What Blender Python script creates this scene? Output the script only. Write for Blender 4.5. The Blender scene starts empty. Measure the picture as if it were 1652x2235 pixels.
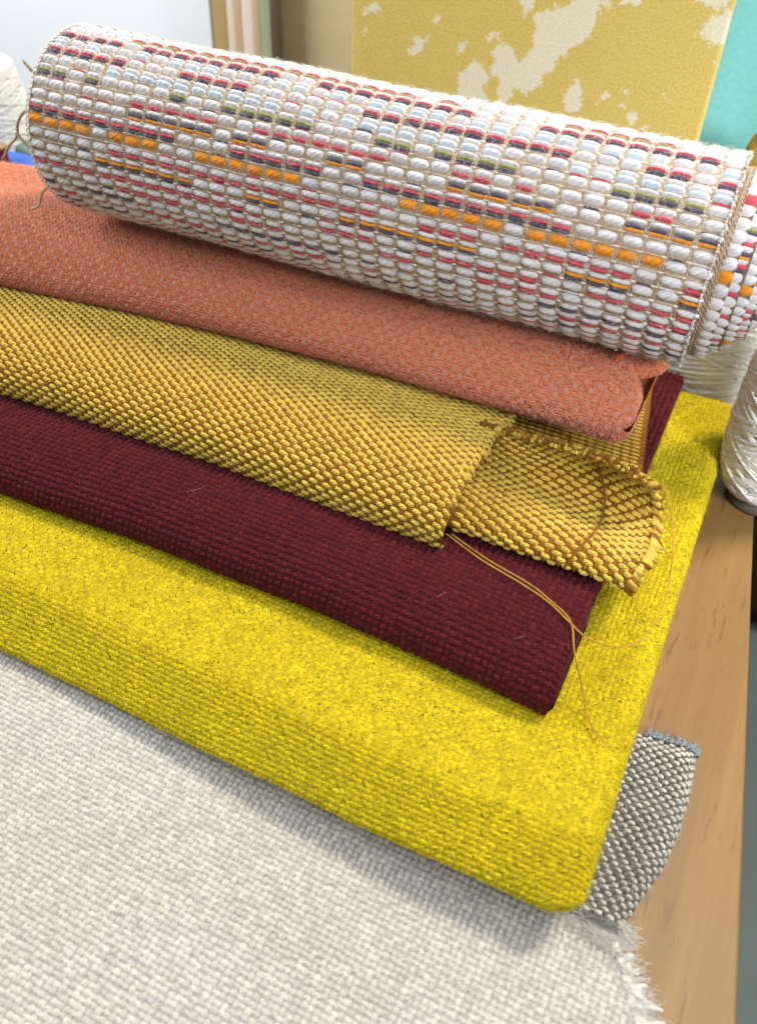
import bpy, math, random
import numpy as np
from mathutils import Vector, Matrix

# ------------------------------------------------------------------ scene, camera, light
random.seed(4); rng = np.random.default_rng(4)
S = bpy.context.scene
COL = S.collection
R_ = math.radians

CAM = np.array([-0.01098, -0.16625, 0.34])
_p, _a, _r = R_(42.0), R_(24.0), R_(2.5)
_fh = np.array([-math.sin(_a), math.cos(_a), 0.0]); _rt0 = np.array([math.cos(_a), math.sin(_a), 0.0])
FW = math.cos(_p) * _fh + np.array([0, 0, -math.sin(_p)])
_up0 = np.cross(_rt0, FW)
RT = math.cos(_r) * _rt0 + math.sin(_r) * _up0
UP = math.cos(_r) * _up0 - math.sin(_r) * _rt0
cd = bpy.data.cameras.new('camera'); cam = bpy.data.objects.new('camera', cd); COL.objects.link(cam)
M = Matrix.Identity(4)
for i in range(3):
    M[i][0], M[i][1], M[i][2], M[i][3] = RT[i], UP[i], -FW[i], CAM[i]
cam.matrix_world = M
cd.sensor_fit = 'HORIZONTAL'; cd.sensor_width = 36.0; cd.lens = 36.0 * 1935.0 / 1652.0
cd.clip_start = 0.01; cd.clip_end = 50.0
cd.dof.use_dof = True; cd.dof.focus_distance = 0.425; cd.dof.aperture_fstop = 13.0
S.camera = cam

W = bpy.data.worlds.new("World"); S.world = W; W.use_nodes = True
bg = W.node_tree.nodes['Background']
bg.inputs[0].default_value = (0.86, 0.93, 1.0, 1); bg.inputs[1].default_value = 0.20

def lamp(name, loc, target, size, power, col, sy=None):
    d = bpy.data.lights.new(name, 'AREA'); d.energy = power; d.color = col
    d.shape = 'RECTANGLE'; d.size = size; d.size_y = sy or size
    o = bpy.data.objects.new(name, d); COL.objects.link(o); o.location = loc
    o.rotation_euler = (Vector(target) - Vector(loc)).to_track_quat('-Z', 'Y').to_euler()
    return o
lamp('key_lamp', (0.56, 0.76, 1.45), (-0.15, 0.12, 0.03), 0.36, 31.0, (1.0, 0.94, 0.83))
lamp('front_fill_lamp', (0.30, -0.50, 1.20), (-0.05, 0.35, 0.08), 0.8, 7.5, (0.84, 0.92, 1.0))  # added soft fill from the front, lifts the turquoise cloth and cone
lamp('cone_fill_lamp', (0.75, -0.38, 0.62), (0.10, 0.40, 0.07), 0.30, 1.0, (0.95, 0.97, 1.0)).data.spread = R_(40)  # added narrow lamp that brightens the white cone and turquoise cloth
lamp('wall_fill_lamp', (-1.15, 0.05, 0.70), (-0.30, 0.72, 0.15), 0.6, 12.0, (0.93, 0.97, 1.0))  # added lamp from the left to brighten the wall and boards
S.view_settings.view_transform = 'Standard'; S.view_settings.look = 'None'
S.view_settings.exposure = 0.08; S.view_settings.gamma = 1.0

def project(P):
    v = P - CAM; z = v @ FW
    return 826 + 1935 * (v @ RT) / z, 1117.5 - 1935 * (v @ UP) / z, z

# ------------------------------------------------------------------ object helpers
def tag(o, label=None, cat=None, group=None, kind=None):
    if label: o['label'] = label
    if cat: o['category'] = cat
    if group: o['group'] = group
    if kind: o['kind'] = kind
    return o

def thing(name, loc, label, cat, group=None):
    o = bpy.data.objects.new(name, None); COL.objects.link(o); o.location = loc
    o.empty_display_size = 0.01
    return tag(o, label, cat, group)

def mesh(name, V, F, mats, parent=None, mi=None, attrs=None, smooth=True, kind=None):
    """V (n,3) world coordinates, F (m,k) array or list of index lists."""
    V = np.asarray(V, float)
    R = np.array(parent_loc(parent)) if parent else (V.min(0) + V.max(0)) / 2
    me = bpy.data.meshes.new(name)
    if isinstance(F, np.ndarray):
        m, k = F.shape
        me.vertices.add(len(V)); me.vertices.foreach_set('co', (V - R).astype(np.float32).ravel())
        me.loops.add(m * k); me.loops.foreach_set('vertex_index', F.astype(np.int32).ravel())
        me.polygons.add(m); me.polygons.foreach_set('loop_start', np.arange(0, m * k, k, dtype=np.int32))
        me.update(calc_edges=True)
    else:
        me.from_pydata((V - R).tolist(), [], F)
    n = len(me.polygons)
    if mi is not None: me.polygons.foreach_set('material_index', np.asarray(mi, np.int32))
    me.polygons.foreach_set('use_smooth', np.full(n, smooth))
    for nm, a in (attrs or {}).items():
        a = np.asarray(a, np.float32)
        if a.ndim == 1:
            at = me.attributes.new(nm, 'FLOAT', 'POINT'); at.data.foreach_set('value', a)
        else:
            at = me.attributes.new(nm, 'FLOAT_VECTOR', 'POINT'); at.data.foreach_set('vector', a.ravel())
    for m_ in (mats if isinstance(mats, (list, tuple)) else [mats]): me.materials.append(m_)
    me.update()
    o = bpy.data.objects.new(name, me); COL.objects.link(o)
    if parent: o.parent = parent
    else: o.location = R
    if kind: o['kind'] = kind
    return o

def parent_loc(p):
    l = Vector(p.location)
    while p.parent: p = p.parent; l += p.location
    return l

def grid_faces(nu, nv, off=0):
    i, j = np.meshgrid(np.arange(nu - 1), np.arange(nv - 1), indexing='ij')
    a = (i * nv + j).ravel() + off
    return np.stack([a, a + 1, a + nv + 1, a + nv], 1)

def box(x0, x1, y0, y1, z0, z1, b=0.0):
    """bevelled box as verts, faces"""
    import bmesh
    bm = bmesh.new(); bmesh.ops.create_cube(bm, size=1.0)
    for v in bm.verts:
        v.co = Vector(((x0 + x1) / 2 + v.co.x * (x1 - x0), (y0 + y1) / 2 + v.co.y * (y1 - y0), (z0 + z1) / 2 + v.co.z * (z1 - z0)))
    if b: bmesh.ops.bevel(bm, geom=bm.edges[:], offset=b, segments=3, profile=0.5, affect='EDGES')
    bm.verts.index_update()
    V = [v.co[:] for v in bm.verts]; F = [[v.index for v in f.verts] for f in bm.faces]; bm.free()
    return np.array(V), F

def lathe(c, prof, n=48):
    t = np.linspace(0, 2 * np.pi, n, endpoint=False)
    V = []
    for r, z in prof: V.append(np.stack([c[0] + r * np.cos(t), c[1] + r * np.sin(t), np.full(n, c[2] + z)], 1))
    V = np.concatenate(V); F = []
    for i in range(len(prof) - 1):
        for j in range(n): F.append([i * n + j, i * n + (j + 1) % n, (i + 1) * n + (j + 1) % n, (i + 1) * n + j])
    F.append(list(range(n))[::-1]); F.append([(len(prof) - 1) * n + j for j in range(n)])
    return V, F

def tubes(P, rad, sides=3, tw=0.0):
    """P (m,n,3) centre lines, rad (n,) or (m,n)"""
    m, n, _ = P.shape
    rad = np.broadcast_to(np.asarray(rad, float), (m, n))
    T = np.gradient(P, axis=1); T /= np.linalg.norm(T, axis=2, keepdims=True) + 1e-12
    ref = np.where(np.abs(T[..., 2:3]) > 0.9, np.array([1.0, 0, 0]), np.array([0, 0, 1.0]))
    A = np.cross(T, ref); A /= np.linalg.norm(A, axis=2, keepdims=True) + 1e-12
    B = np.cross(T, A)
    t = np.linspace(0, 2 * np.pi, sides, endpoint=False)
    V = P[:, :, None, :] + rad[:, :, None, None] * (np.cos(t)[None, None, :, None] * A[:, :, None, :] + np.sin(t)[None, None, :, None] * B[:, :, None, :])
    k, i, j = np.meshgrid(np.arange(m), np.arange(n - 1), np.arange(sides), indexing='ij')
    a = (k * n + i) * sides; j2 = (j + 1) % sides
    F = np.stack([a + j, a + j2, a + sides + j2, a + sides + j], -1).reshape(-1, 4)
    L = np.cumsum(np.linalg.norm(np.diff(P, axis=1, prepend=P[:, :1]), axis=2), axis=1)
    loc = np.stack([np.broadcast_to(L[:, :, None], (m, n, sides)), np.broadcast_to((t / 6.283 * 0.004)[None, None, :], (m, n, sides)), np.zeros((m, n, sides))], -1).reshape(-1, 3)
    return V.reshape(-1, 3), F, loc

def polyline(pts, n):
    pts = np.asarray(pts, float)
    # Catmull-Rom through the points, resampled evenly
    q = np.vstack([2 * pts[0] - pts[1], pts, 2 * pts[-1] - pts[-2]])
    out = []
    for i in range(1, len(q) - 2):
        for t in np.linspace(0, 1, 24, endpoint=False):
            out.append(0.5 * ((2 * q[i]) + (-q[i - 1] + q[i + 1]) * t + (2 * q[i - 1] - 5 * q[i] + 4 * q[i + 1] - q[i + 2]) * t * t + (-q[i - 1] + 3 * q[i] - 3 * q[i + 1] + q[i + 2]) * t ** 3))
    out.append(pts[-1]); out = np.array(out)
    s = np.concatenate([[0], np.cumsum(np.linalg.norm(np.diff(out, axis=0), axis=1))])
    t = np.linspace(0, s[-1], n)
    return np.stack([np.interp(t, s, out[:, k]) for k in range(out.shape[1])], 1)

def twisted(pts, n, r, strand, turns_per_m):
    """two strands wound round a centre line"""
    c = polyline(pts, n)
    T = np.gradient(c, axis=0); T /= np.linalg.norm(T, axis=1, keepdims=True)
    A = np.cross(T, np.array([0.3, 0.2, 0.93])); A /= np.linalg.norm(A, axis=1, keepdims=True); B = np.cross(T, A)
    s = np.concatenate([[0], np.cumsum(np.linalg.norm(np.diff(c, axis=0), axis=1))])
    out = []
    for ph in (0, math.pi):
        a = s * turns_per_m * 2 * math.pi + ph
        out.append(c + r * (np.cos(a)[:, None] * A + np.sin(a)[:, None] * B))
    return tubes(np.array(out), strand, 6)

def bspline(P, n):
    """clamped uniform cubic B-spline through control rows P (k,d)"""
    P = np.asarray(P, float); k = len(P)
    Q = np.vstack([P[0], P[0], P, P[-1], P[-1]])
    t = np.linspace(0, len(Q) - 3 - 1e-9, n); i = t.astype(int); f = (t - i)[:, None]
    b = [(1 - f) ** 3 / 6, (3 * f ** 3 - 6 * f ** 2 + 4) / 6, (-3 * f ** 3 + 3 * f ** 2 + 3 * f + 1) / 6, f ** 3 / 6]
    return sum(b[m] * Q[i + m] for m in range(4))

def ripple(x, y, seed, wl):
    r = np.random.default_rng(seed); z = 0
    for k in range(6):
        a = r.uniform(0, 6.283); w = 6.283 / (wl * r.uniform(0.6, 1.6)); ph = r.uniform(0, 6.283)
        z = z + np.sin((x * math.cos(a) + y * math.sin(a)) * w + ph) / 3
    return z
def sstep(x): x = np.clip(x, 0, 1); return x * x * (3 - 2 * x)

# ------------------------------------------------------------------ materials
def new_mat(name):
    m = bpy.data.materials.new(name); m.use_nodes = True
    return m, m.node_tree.nodes, m.node_tree.links, m.node_tree.nodes['Principled BSDF']
def rgb(c): return (c[0], c[1], c[2], 1)
def mathn(N, L, op, a, b=None):
    n = N.new('ShaderNodeMath'); n.operation = op
    for k, x in enumerate((a, b)):
        if x is None: continue
        if isinstance(x, (int, float)): n.inputs[k].default_value = x
        else: L.new(x, n.inputs[k])
    return n.outputs[0]
def mixc(N, L, f, a, b):
    n = N.new('ShaderNodeMix'); n.data_type = 'RGBA'
    for k, x in ((0, f), (6, a), (7, b)):
        if isinstance(x, (int, float)): n.inputs[k].default_value = x
        elif isinstance(x, tuple): n.inputs[k].default_value = rgb(x)
        else: L.new(x, n.inputs[k])
    return n.outputs[2]
def ramp(N, L, f, p0, p1):
    n = N.new('ShaderNodeMapRange'); n.inputs[1].default_value = p0; n.inputs[2].default_value = p1
    L.new(f, n.inputs[0]); return n.outputs[0]
def noise(N, L, vec, scale, detail=2.0, rough=0.5):
    n = N.new('ShaderNodeTexNoise'); n.inputs['Scale'].default_value = scale
    n.inputs['Detail'].default_value = detail; n.inputs['Roughness'].default_value = rough
    L.new(vec, n.inputs['Vector']); return n.outputs[0]

def yarn(name, c1, c2=None, c3=None, amt=0.5, streak=(220, 1500), twist=None, bump=0.5, var=0.18, sheen=0.25, big=None, rough=0.9):
    """spun yarn: fibres of several colours, streaked along the yarn, with the twist of the ply as relief.
       attribute loc = metres along / across the yarn, tint = a random number per yarn"""
    m, N, L, P = new_mat(name)
    al = N.new('ShaderNodeAttribute'); al.attribute_name = 'loc'
    at = N.new('ShaderNodeAttribute'); at.attribute_name = 'tint'
    oi = N.new('ShaderNodeObjectInfo')
    seed = mathn(N, L, 'ADD', at.outputs['Fac'], oi.outputs['Random'])
    sx = N.new('ShaderNodeSeparateXYZ'); L.new(al.outputs['Vector'], sx.inputs[0])
    tw = twist or (0.7, 650)
    # skew the streaks with the ply twist
    yy = mathn(N, L, 'ADD', sx.outputs[1], mathn(N, L, 'MULTIPLY', sx.outputs[0], tw[0]))
    cv = N.new('ShaderNodeCombineXYZ')
    L.new(mathn(N, L, 'MULTIPLY', sx.outputs[0], float(streak[0])), cv.inputs[0])
    L.new(mathn(N, L, 'MULTIPLY', yy, float(streak[1])), cv.inputs[1])
    L.new(mathn(N, L, 'MULTIPLY', seed, 97.0), cv.inputs[2])
    n1 = noise(N, L, cv.outputs[0], 1.0, 3.0, 0.6)
    c2 = c2 or tuple(x * 0.72 for x in c1)
    f = ramp(N, L, n1, 0.62 - 0.3 * amt, 0.80 - 0.3 * amt)
    col = mixc(N, L, f, tuple(c1), tuple(c2))
    if c3:
        cv2 = N.new('ShaderNodeVectorMath'); cv2.operation = 'ADD'; L.new(cv.outputs[0], cv2.inputs[0]); cv2.inputs[1].default_value = (31, 17, 5)
        n2 = noise(N, L, cv2.outputs[0], 1.3, 2.0, 0.5)
        col = mixc(N, L, ramp(N, L, n2, 0.555, 0.66), col, tuple(c3))
    if big:   # a second colour in large soft patches; on grey wool it paints in mixed light
        tc = N.new('ShaderNodeTexCoord')
        nb = noise(N, L, tc.outputs['Object'], big[1], 2.0, 0.6)
        col = mixc(N, L, mathn(N, L, 'MULTIPLY', ramp(N, L, nb, 0.40, 0.66), big[2]), col, tuple(big[0]))
    hv = N.new('ShaderNodeHueSaturation'); L.new(col, hv.inputs['Color'])
    fr = mathn(N, L, 'FRACT', mathn(N, L, 'MULTIPLY', seed, 7.31))
    L.new(mathn(N, L, 'ADD', mathn(N, L, 'MULTIPLY', fr, var), 1.0 - var / 2), hv.inputs['Value'])
    L.new(hv.outputs[0], P.inputs['Base Color'])
    P.inputs['Roughness'].default_value = rough; P.inputs['Specular IOR Level'].default_value = 0.08
    P.inputs['Sheen Weight'].default_value = sheen; P.inputs['Sheen Roughness'].default_value = 0.5
    P.inputs['Sheen Tint'].default_value = rgb([min(1, x * 0.6 + 0.4) for x in c1])
    s = mathn(N, L, 'SINE', mathn(N, L, 'MULTIPLY', mathn(N, L, 'ADD', sx.outputs[1], mathn(N, L, 'MULTIPLY', sx.outputs[0], tw[0])), float(tw[1] * 6.283)))
    h = mathn(N, L, 'ADD', mathn(N, L, 'MULTIPLY', s, 0.5), mathn(N, L, 'MULTIPLY', n1, 1.2))
    b = N.new('ShaderNodeBump'); b.inputs['Strength'].default_value = bump; b.inputs['Distance'].default_value = 0.0004
    L.new(h, b.inputs['Height']); L.new(b.outputs[0], P.inputs['Normal'])
    return m

def cloth_mat(name, c1, c2, scale=900, bump=0.5):
    m, N, L, P = new_mat(name)
    tc = N.new('ShaderNodeTexCoord')
    n1 = noise(N, L, tc.outputs['Object'], scale, 3.0, 0.6)
    L.new(mixc(N, L, ramp(N, L, n1, 0.35, 0.65), tuple(c1), tuple(c2)), P.inputs['Base Color'])
    P.inputs['Roughness'].default_value = 0.95; P.inputs['Specular IOR Level'].default_value = 0.1
    P.inputs['Sheen Weight'].default_value = 0.03
    b = N.new('ShaderNodeBump'); b.inputs['Strength'].default_value = bump; b.inputs['Distance'].default_value = 0.0004
    L.new(n1, b.inputs['Height']); L.new(b.outputs[0], P.inputs['Normal'])
    return m

def fibre_mat(name, c):
    m, N, L, P = new_mat(name)
    P.inputs['Base Color'].default_value = rgb(c); P.inputs['Roughness'].default_value = 0.8
    P.inputs['Specular IOR Level'].default_value = 0.2
    P.inputs['Subsurface Weight'].default_value = 0.0
    return m

# ------------------------------------------------------------------ surfaces a cloth follows
class Surf:
    sgn = 1.0
    def f(self, u, v): raise NotImplementedError
    def frame(self, u, v, e=0.0005):
        tu = self.f(u + e, v) - self.f(u - e, v); tv = self.f(u, v + e) - self.f(u, v - e)
        tu = tu / (np.linalg.norm(tu, axis=-1, keepdims=True) + 1e-12); tv = tv / (np.linalg.norm(tv, axis=-1, keepdims=True) + 1e-12)
        n = np.cross(tv, tu) * self.sgn; n = n / (np.linalg.norm(n, axis=-1, keepdims=True) + 1e-12)
        return tu, tv, n

class Fold(Surf):
    """a cloth whose cross-section (y, z from the back over the top, round the fold and back below) is swept along x"""
    def __init__(s, ctrl, yf, xe, r, zm, kmin=0.0, rc=0.0, rip=None, xmod=None, zx=None):
        c = bspline(ctrl, 2400); d = np.concatenate([[0], np.cumsum(np.linalg.norm(np.diff(c, axis=0), axis=1))])
        s.S, s.Y, s.Z = d, c[:, 0], c[:, 1]; s.L = d[-1]; s.ymin = c[:, 0].min()
        s.yf, s.xe, s.r, s.zm, s.kmin, s.rc, s.rip, s.xmod, s.zx = yf, xe, r, zm, kmin, rc, rip, xmod, zx
        s.umax = xe - r + r * math.pi / 2
    def f(s, u, v):
        u, v = np.broadcast_arrays(np.asarray(u, float), np.asarray(v, float))
        y = np.interp(v, s.S, s.Y); z = np.interp(v, s.S, s.Z)
        d = u - (s.xe - s.r); ph = np.clip(d / s.r, 0, math.pi / 2)
        x = np.where(d < 0, u, s.xe - s.r + s.r * np.sin(ph))
        k = s.kmin + (1 - s.kmin) * np.cos(ph); z = s.zm + (z - s.zm) * np.maximum(k, 0.03)
        if s.rc:
            q = np.clip(s.rc - (y - s.ymin), 0, s.rc); cut = s.rc - np.sqrt(s.rc ** 2 - q ** 2)
            x = x - cut * sstep((u - (s.xe - 0.03)) / 0.03)
        if s.xmod is not None: x = x + s.xmod(y, z, v) * sstep((u - (s.xe - 0.035)) / 0.03)
        if s.zx is not None: z = z + s.zx(x, y, z)
        if s.rip: z = z + s.rip[0] * ripple(x, y, s.rip[1], s.rip[2])
        if s.rip: y = y + s.rip[0] * 0.7 * ripple(x, z, s.rip[1] + 9, s.rip[2])
        return np.stack([x, y + s.yf(x) * (1 - sstep((y - 0.06) / 0.2)), z], -1) if s.zx is not None else np.stack([x, y + s.yf(x), z], -1)
    def sheet(s, u0, du, dv, v0=0.0, v1=None, u1=None):
        v1 = s.L if v1 is None else v1; u1 = s.umax if u1 is None else u1
        nu, nv = max(2, int((u1 - u0) / du)), max(2, int((v1 - v0) / dv))
        U, V = np.meshgrid(np.linspace(u0, u1, nu), np.linspace(v0, v1, nv), indexing='ij')
        return s.f(U.ravel(), V.ravel()), grid_faces(nu, nv)

class Patch(Surf):
    """tensor B-spline patch of control points [row along u][along v]"""
    def __init__(s, C, nu=160, nv=160):
        C = np.asarray(C, float)
        def even(q, n):
            d = np.concatenate([[0], np.cumsum(np.linalg.norm(np.diff(q, axis=0), axis=1))]); t = np.linspace(0, d[-1], n)
            return np.stack([np.interp(t, d, q[:, k]) for k in range(3)], 1)
        A = np.stack([even(bspline(C[i], 1200), nv) for i in range(len(C))])
        G = np.stack([even(bspline(A[:, j], 900), nu) for j in range(nv)], 1)
        s.G = G; s.nu, s.nv = nu, nv
        s.Lu = np.linalg.norm(np.diff(G, axis=0), axis=2).sum(0).mean(); s.Lv = np.linalg.norm(np.diff(G, axis=1), axis=2).sum(1).mean()
    def f(s, u, v):
        a = np.asarray(u, float) / s.Lu * (s.nu - 1); b = np.asarray(v, float) / s.Lv * (s.nv - 1)
        i = np.clip(np.floor(a).astype(int), 0, s.nu - 2); j = np.clip(np.floor(b).astype(int), 0, s.nv - 2)
        p = (a - i)[..., None]; q = (b - j)[..., None]; G = s.G
        return G[i, j] * (1 - p) * (1 - q) + G[i + 1, j] * p * (1 - q) + G[i, j + 1] * (1 - p) * q + G[i + 1, j + 1] * p * q
    def sheet(s, n=90):
        U, V = np.meshgrid(np.linspace(0, s.Lu, n), np.linspace(0, s.Lv, n), indexing='ij')
        return s.f(U.ravel(), V.ravel()), grid_faces(n, n)

class Cyl(Surf):
    def __init__(s, a, b, r, rip=None): s.a, s.b, s.r = np.array(a, float), np.array(b, float), r; s.len = np.linalg.norm(s.b - s.a); s.ax = (s.b - s.a) / s.len; s.rip = rip; \
        s.e1 = np.array([0, 0, 1.0]) - s.ax * s.ax[2]; s.e1 /= np.linalg.norm(s.e1); s.e2 = np.cross(s.e1, s.ax) * -1
    def f(s, u, v):
        u, v = np.broadcast_arrays(np.asarray(u, float), np.asarray(v, float)); t = v / s.r
        r = s.r + (s.rip[0] * ripple(u, v, s.rip[1], s.rip[2]) if s.rip else 0)
        # v = 0 on top, growing towards the viewer (-y)
        e2 = s.e2 if s.e2[1] < 0 else -s.e2
        return s.a + s.ax * u[..., None] + r[..., None] * 0 + (r * np.cos(t))[..., None] * s.e1 + (r * np.sin(t))[..., None] * e2 if not np.isscalar(r) else \
            s.a + s.ax * u[..., None] + (r * np.cos(t))[..., None] * s.e1 + (r * np.sin(t))[..., None] * e2

# ------------------------------------------------------------------ woven yarn
def loz(nx=5, ny=4, blunt=0.6):
    """unit pillow of one yarn where it floats over the cloth"""
    a = np.linspace(-1, 1, nx + 1); b = np.linspace(-1, 1, ny + 1)
    A, B = np.meshgrid(a, b, indexing='ij')
    w = blunt + (1 - blunt) * np.sqrt(np.clip(1 - A ** 2, 0, 1))
    h = np.clip(1 - np.abs(A) ** 3.0, 0, 1) ** 0.6 * np.sqrt(np.clip(1 - B ** 2, 0, 1)) - 0.16
    V = np.stack([A * 0.5, B * 0.5 * w, h], -1).reshape(-1, 3)
    return V, grid_faces(nx + 1, ny + 1)[:, ::-1]
T_LO, T_MID, T_HI = loz(4, 3), loz(5, 4), loz(7, 4, 0.42)

def col_(x, n): return np.broadcast_to(np.asarray(x, float), (n,))
def weave(name, parent, surf, mats, u, v, ang=0.0, L=0.004, Wd=0.002, H=0.001, lift=0.0, mi=0, tpl=T_MID, kind='stuff'):
    """yarn floats at (u, v), each bent over the cloth it lies on, joined into one mesh"""
    n = len(u)
    if n == 0: return None
    ang, L, Wd, H, lift = (col_(x, n) for x in (ang, L, Wd, H, lift))
    mi = np.broadcast_to(np.asarray(mi, int), (n,))
    TV, TF = tpl; k = len(TV)
    x = TV[None, :, 0] * L[:, None]; y = TV[None, :, 1] * Wd[:, None]; z = TV[None, :, 2] * H[:, None] + lift[:, None]
    ca, sa = np.cos(ang)[:, None], np.sin(ang)[:, None]
    U = (u[:, None] + x * ca - y * sa).ravel(); Vv = (v[:, None] + x * sa + y * ca).ravel()
    P = surf.f(U, Vv); _, _, Nn = surf.frame(U, Vv)
    P = P + Nn * z.ravel()[:, None]
    F = (TF[None] + (np.arange(n) * k)[:, None, None]).reshape(-1, 4)
    if surf.sgn < 0: F = F[:, ::-1]
    tint = np.repeat(rng.random(n), k); loc = np.stack([x, y, np.zeros_like(x)], -1).reshape(-1, 3)
    return mesh(name, P, F, mats, parent, np.repeat(mi, len(TF)), {'tint': tint, 'loc': loc}, kind=kind)

def seen(surf, u, v, m=330, face=-0.15):
    """yarns that face the picture (with a margin round it): those on the far side are not built"""
    P = surf.f(u, v); _, _, Nn = surf.frame(u, v)
    x, y, z = project(P); d = CAM - P; d /= np.linalg.norm(d, axis=1, keepdims=True)
    return (x > -m) & (x < 1652 + m) & (y > -m) & (y < 2235 + m) & ((Nn * d).sum(1) > face)

def lattice(u0, u1, v0, v1, pu, pv, jit=0.06):
    i, j = np.meshgrid(np.arange(int((u1 - u0) / pu)), np.arange(int((v1 - v0) / pv)), indexing='ij')
    i, j = i.ravel(), j.ravel()
    u = u0 + (i + 0.5) * pu + rng.normal(0, jit * pu, len(i)); v = v0 + (j + 0.5) * pv + rng.normal(0, jit * pv, len(i))
    return i, j, u, v

def plain(name, parent, surf, mats, u0, u1, v0, v1, pu, pv, keep=None, H=0.001, over=1.5, fat=0.98, jit=0.07, tpl=T_MID, mfun=None):
    """plain weave: neighbouring yarns pass over in turn"""
    i, j, u, v = lattice(u0, u1, v0, v1, pu, pv, jit)
    k = seen(surf, u, v)
    if keep is not None: k &= keep(surf.f(u, v))
    i, j, u, v = i[k], j[k], u[k], v[k]; n = len(u)
    par = (i + j) % 2
    ang = np.where(par == 0, 0.0, math.pi / 2) + rng.normal(0, 0.09, n)
    L = np.where(par == 0, pu, pv) * over * rng.uniform(0.92, 1.08, n); Wd = np.where(par == 0, pv, pu) * fat * rng.uniform(0.86, 1.12, n)
    mi = mfun(par, n) if mfun else np.zeros(n, int)
    return weave(name, parent, surf, mats, u, v, ang, L, Wd, H * rng.uniform(0.8, 1.25, n), 0.0, mi, tpl)

def fuzz(name, parent, surf, mat, u0, u1, v0, v1, n, ln=0.004, rise=0.0009, rad=0.00006, keep=None):
    """loose wool fibres standing off the cloth"""
    u = rng.uniform(u0, u1, n); v = rng.uniform(v0, v1, n)
    k = seen(surf, u, v, 30, -0.35)
    if keep is not None: k &= keep(surf.f(u, v))
    u, v = u[k], v[k]; n = len(u)
    P = surf.f(u, v); tu, tv, Nn = surf.frame(u, v)
    a = rng.uniform(0, 6.283, n); le = ln * rng.uniform(0.4, 1.5, n); h = rise * rng.uniform(0.3, 2.2, n); be = rng.normal(0, 0.9, n)
    t = np.linspace(0, 1, 4)
    C = []
    for q in t:
        aa = a + be * q
        C.append(P + (np.cos(aa)[:, None] * tu + np.sin(aa)[:, None] * tv) * (le * q)[:, None] + Nn * (0.0004 + h * math.sin(q * 2.4))[:, None])
    V, F, loc = tubes(np.stack(C, 1), rad * np.array([1, 1, 0.95, 0.5]), 3)
    return mesh(name, V, F, mat, parent, kind='stuff')

def nearest(P, n=300):
    """the n that show largest in the picture"""
    x, y, z = project(P); ok = (x > 5) & (x < 1647) & (y > 5) & (y < 2230)
    z = np.where(ok, z, 9.0); idx = np.argsort(z)[:n]
    return idx[z[idx] < 9.0]

_float_cache = {}
def float_part(name, parent, surf, u, v, ang, pieces, mats):
    """one yarn float as an object of its own; alike floats share their mesh. pieces: (dy, L, W, H, lift, material index)"""
    key = (name, tuple(pieces), tuple(m.name for m in mats))
    if key not in _float_cache:
        Vs, Fs, Ms, Ls, o = [], [], [], [], 0
        for dy, L, Wd, H, lift, mi in pieces:
            TV, TF = T_HI if H > 0.0018 else T_MID
            Vs.append(np.stack([TV[:, 0] * L, TV[:, 1] * Wd + dy, TV[:, 2] * H + lift], 1)); Fs.append(TF + o); o += len(TV)
            Ms += [mi] * len(TF); Ls.append(np.stack([TV[:, 0] * L, TV[:, 1] * Wd, TV[:, 0] * 0], 1))
        # local axes: x along the yarn, y across (down the cloth), z outwards with handedness (x, -y, z)
        V = np.concatenate(Vs); V[:, 1] *= -1
        me = bpy.data.meshes.new(name); me.from_pydata(V.tolist(), [], np.concatenate(Fs).tolist())
        me.polygons.foreach_set('material_index', np.array(Ms, np.int32)); me.polygons.foreach_set('use_smooth', np.full(len(Ms), True))
        a = me.attributes.new('loc', 'FLOAT_VECTOR', 'POINT'); a.data.foreach_set('vector', np.concatenate(Ls).astype(np.float32).ravel())
        a = me.attributes.new('tint', 'FLOAT', 'POINT'); a.data.foreach_set('value', np.zeros(len(V), np.float32))
        for m in mats: me.materials.append(m)
        me.update(); _float_cache[key] = me
    o = bpy.data.objects.new(name, _float_cache[key]); COL.objects.link(o); o.parent = parent
    U, Vv = np.array([u]), np.array([v])
    P = surf.f(U, Vv)[0]; tu, tv, n = (q[0] for q in surf.frame(U, Vv))
    X = tu * math.cos(ang) + tv * math.sin(ang); Zn = n; Y = np.cross(Zn, X)
    o.matrix_basis = Matrix(((X[0], Y[0], Zn[0], P[0]), (X[1], Y[1], Zn[1], P[1]), (X[2], Y[2], Zn[2], P[2]), (0, 0, 0, 1)))
    o.location = Vector(P) - parent_loc(parent)
    return o

def lin(*p):
    xs, ys = zip(*p); c = np.polyfit(xs, ys, min(2, len(p) - 1)); return lambda x: np.polyval(c, x)

# ------------------------------------------------------------------ the setting: floor, wall, table
m, N, L, P = new_mat('concrete_floor')
tc = N.new('ShaderNodeTexCoord'); n1 = noise(N, L, tc.outputs['Object'], 6.0, 5.0)
L.new(mixc(N, L, n1, (0.10, 0.135, 0.13), (0.16, 0.20, 0.19)), P.inputs['Base Color']); P.inputs['Roughness'].default_value = 0.6
tag(mesh('floor', [(-4, -3, -0.74), (4, -3, -0.74), (4, 4, -0.74), (-4, 4, -0.74)], [[0, 1, 2, 3]], m), kind='structure')
m, N, L, P = new_mat('white_wall_paint')
tc = N.new('ShaderNodeTexCoord'); n1 = noise(N, L, tc.outputs['Object'], 40.0, 3.0)
L.new(mixc(N, L, n1, (0.86, 0.88, 0.90), (0.90, 0.92, 0.93)), P.inputs['Base Color']); P.inputs['Roughness'].default_value = 0.7
b = N.new('ShaderNodeBump'); b.inputs['Strength'].default_value = 0.1; L.new(n1, b.inputs['Height']); L.new(b.outputs[0], P.inputs['Normal'])
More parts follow.
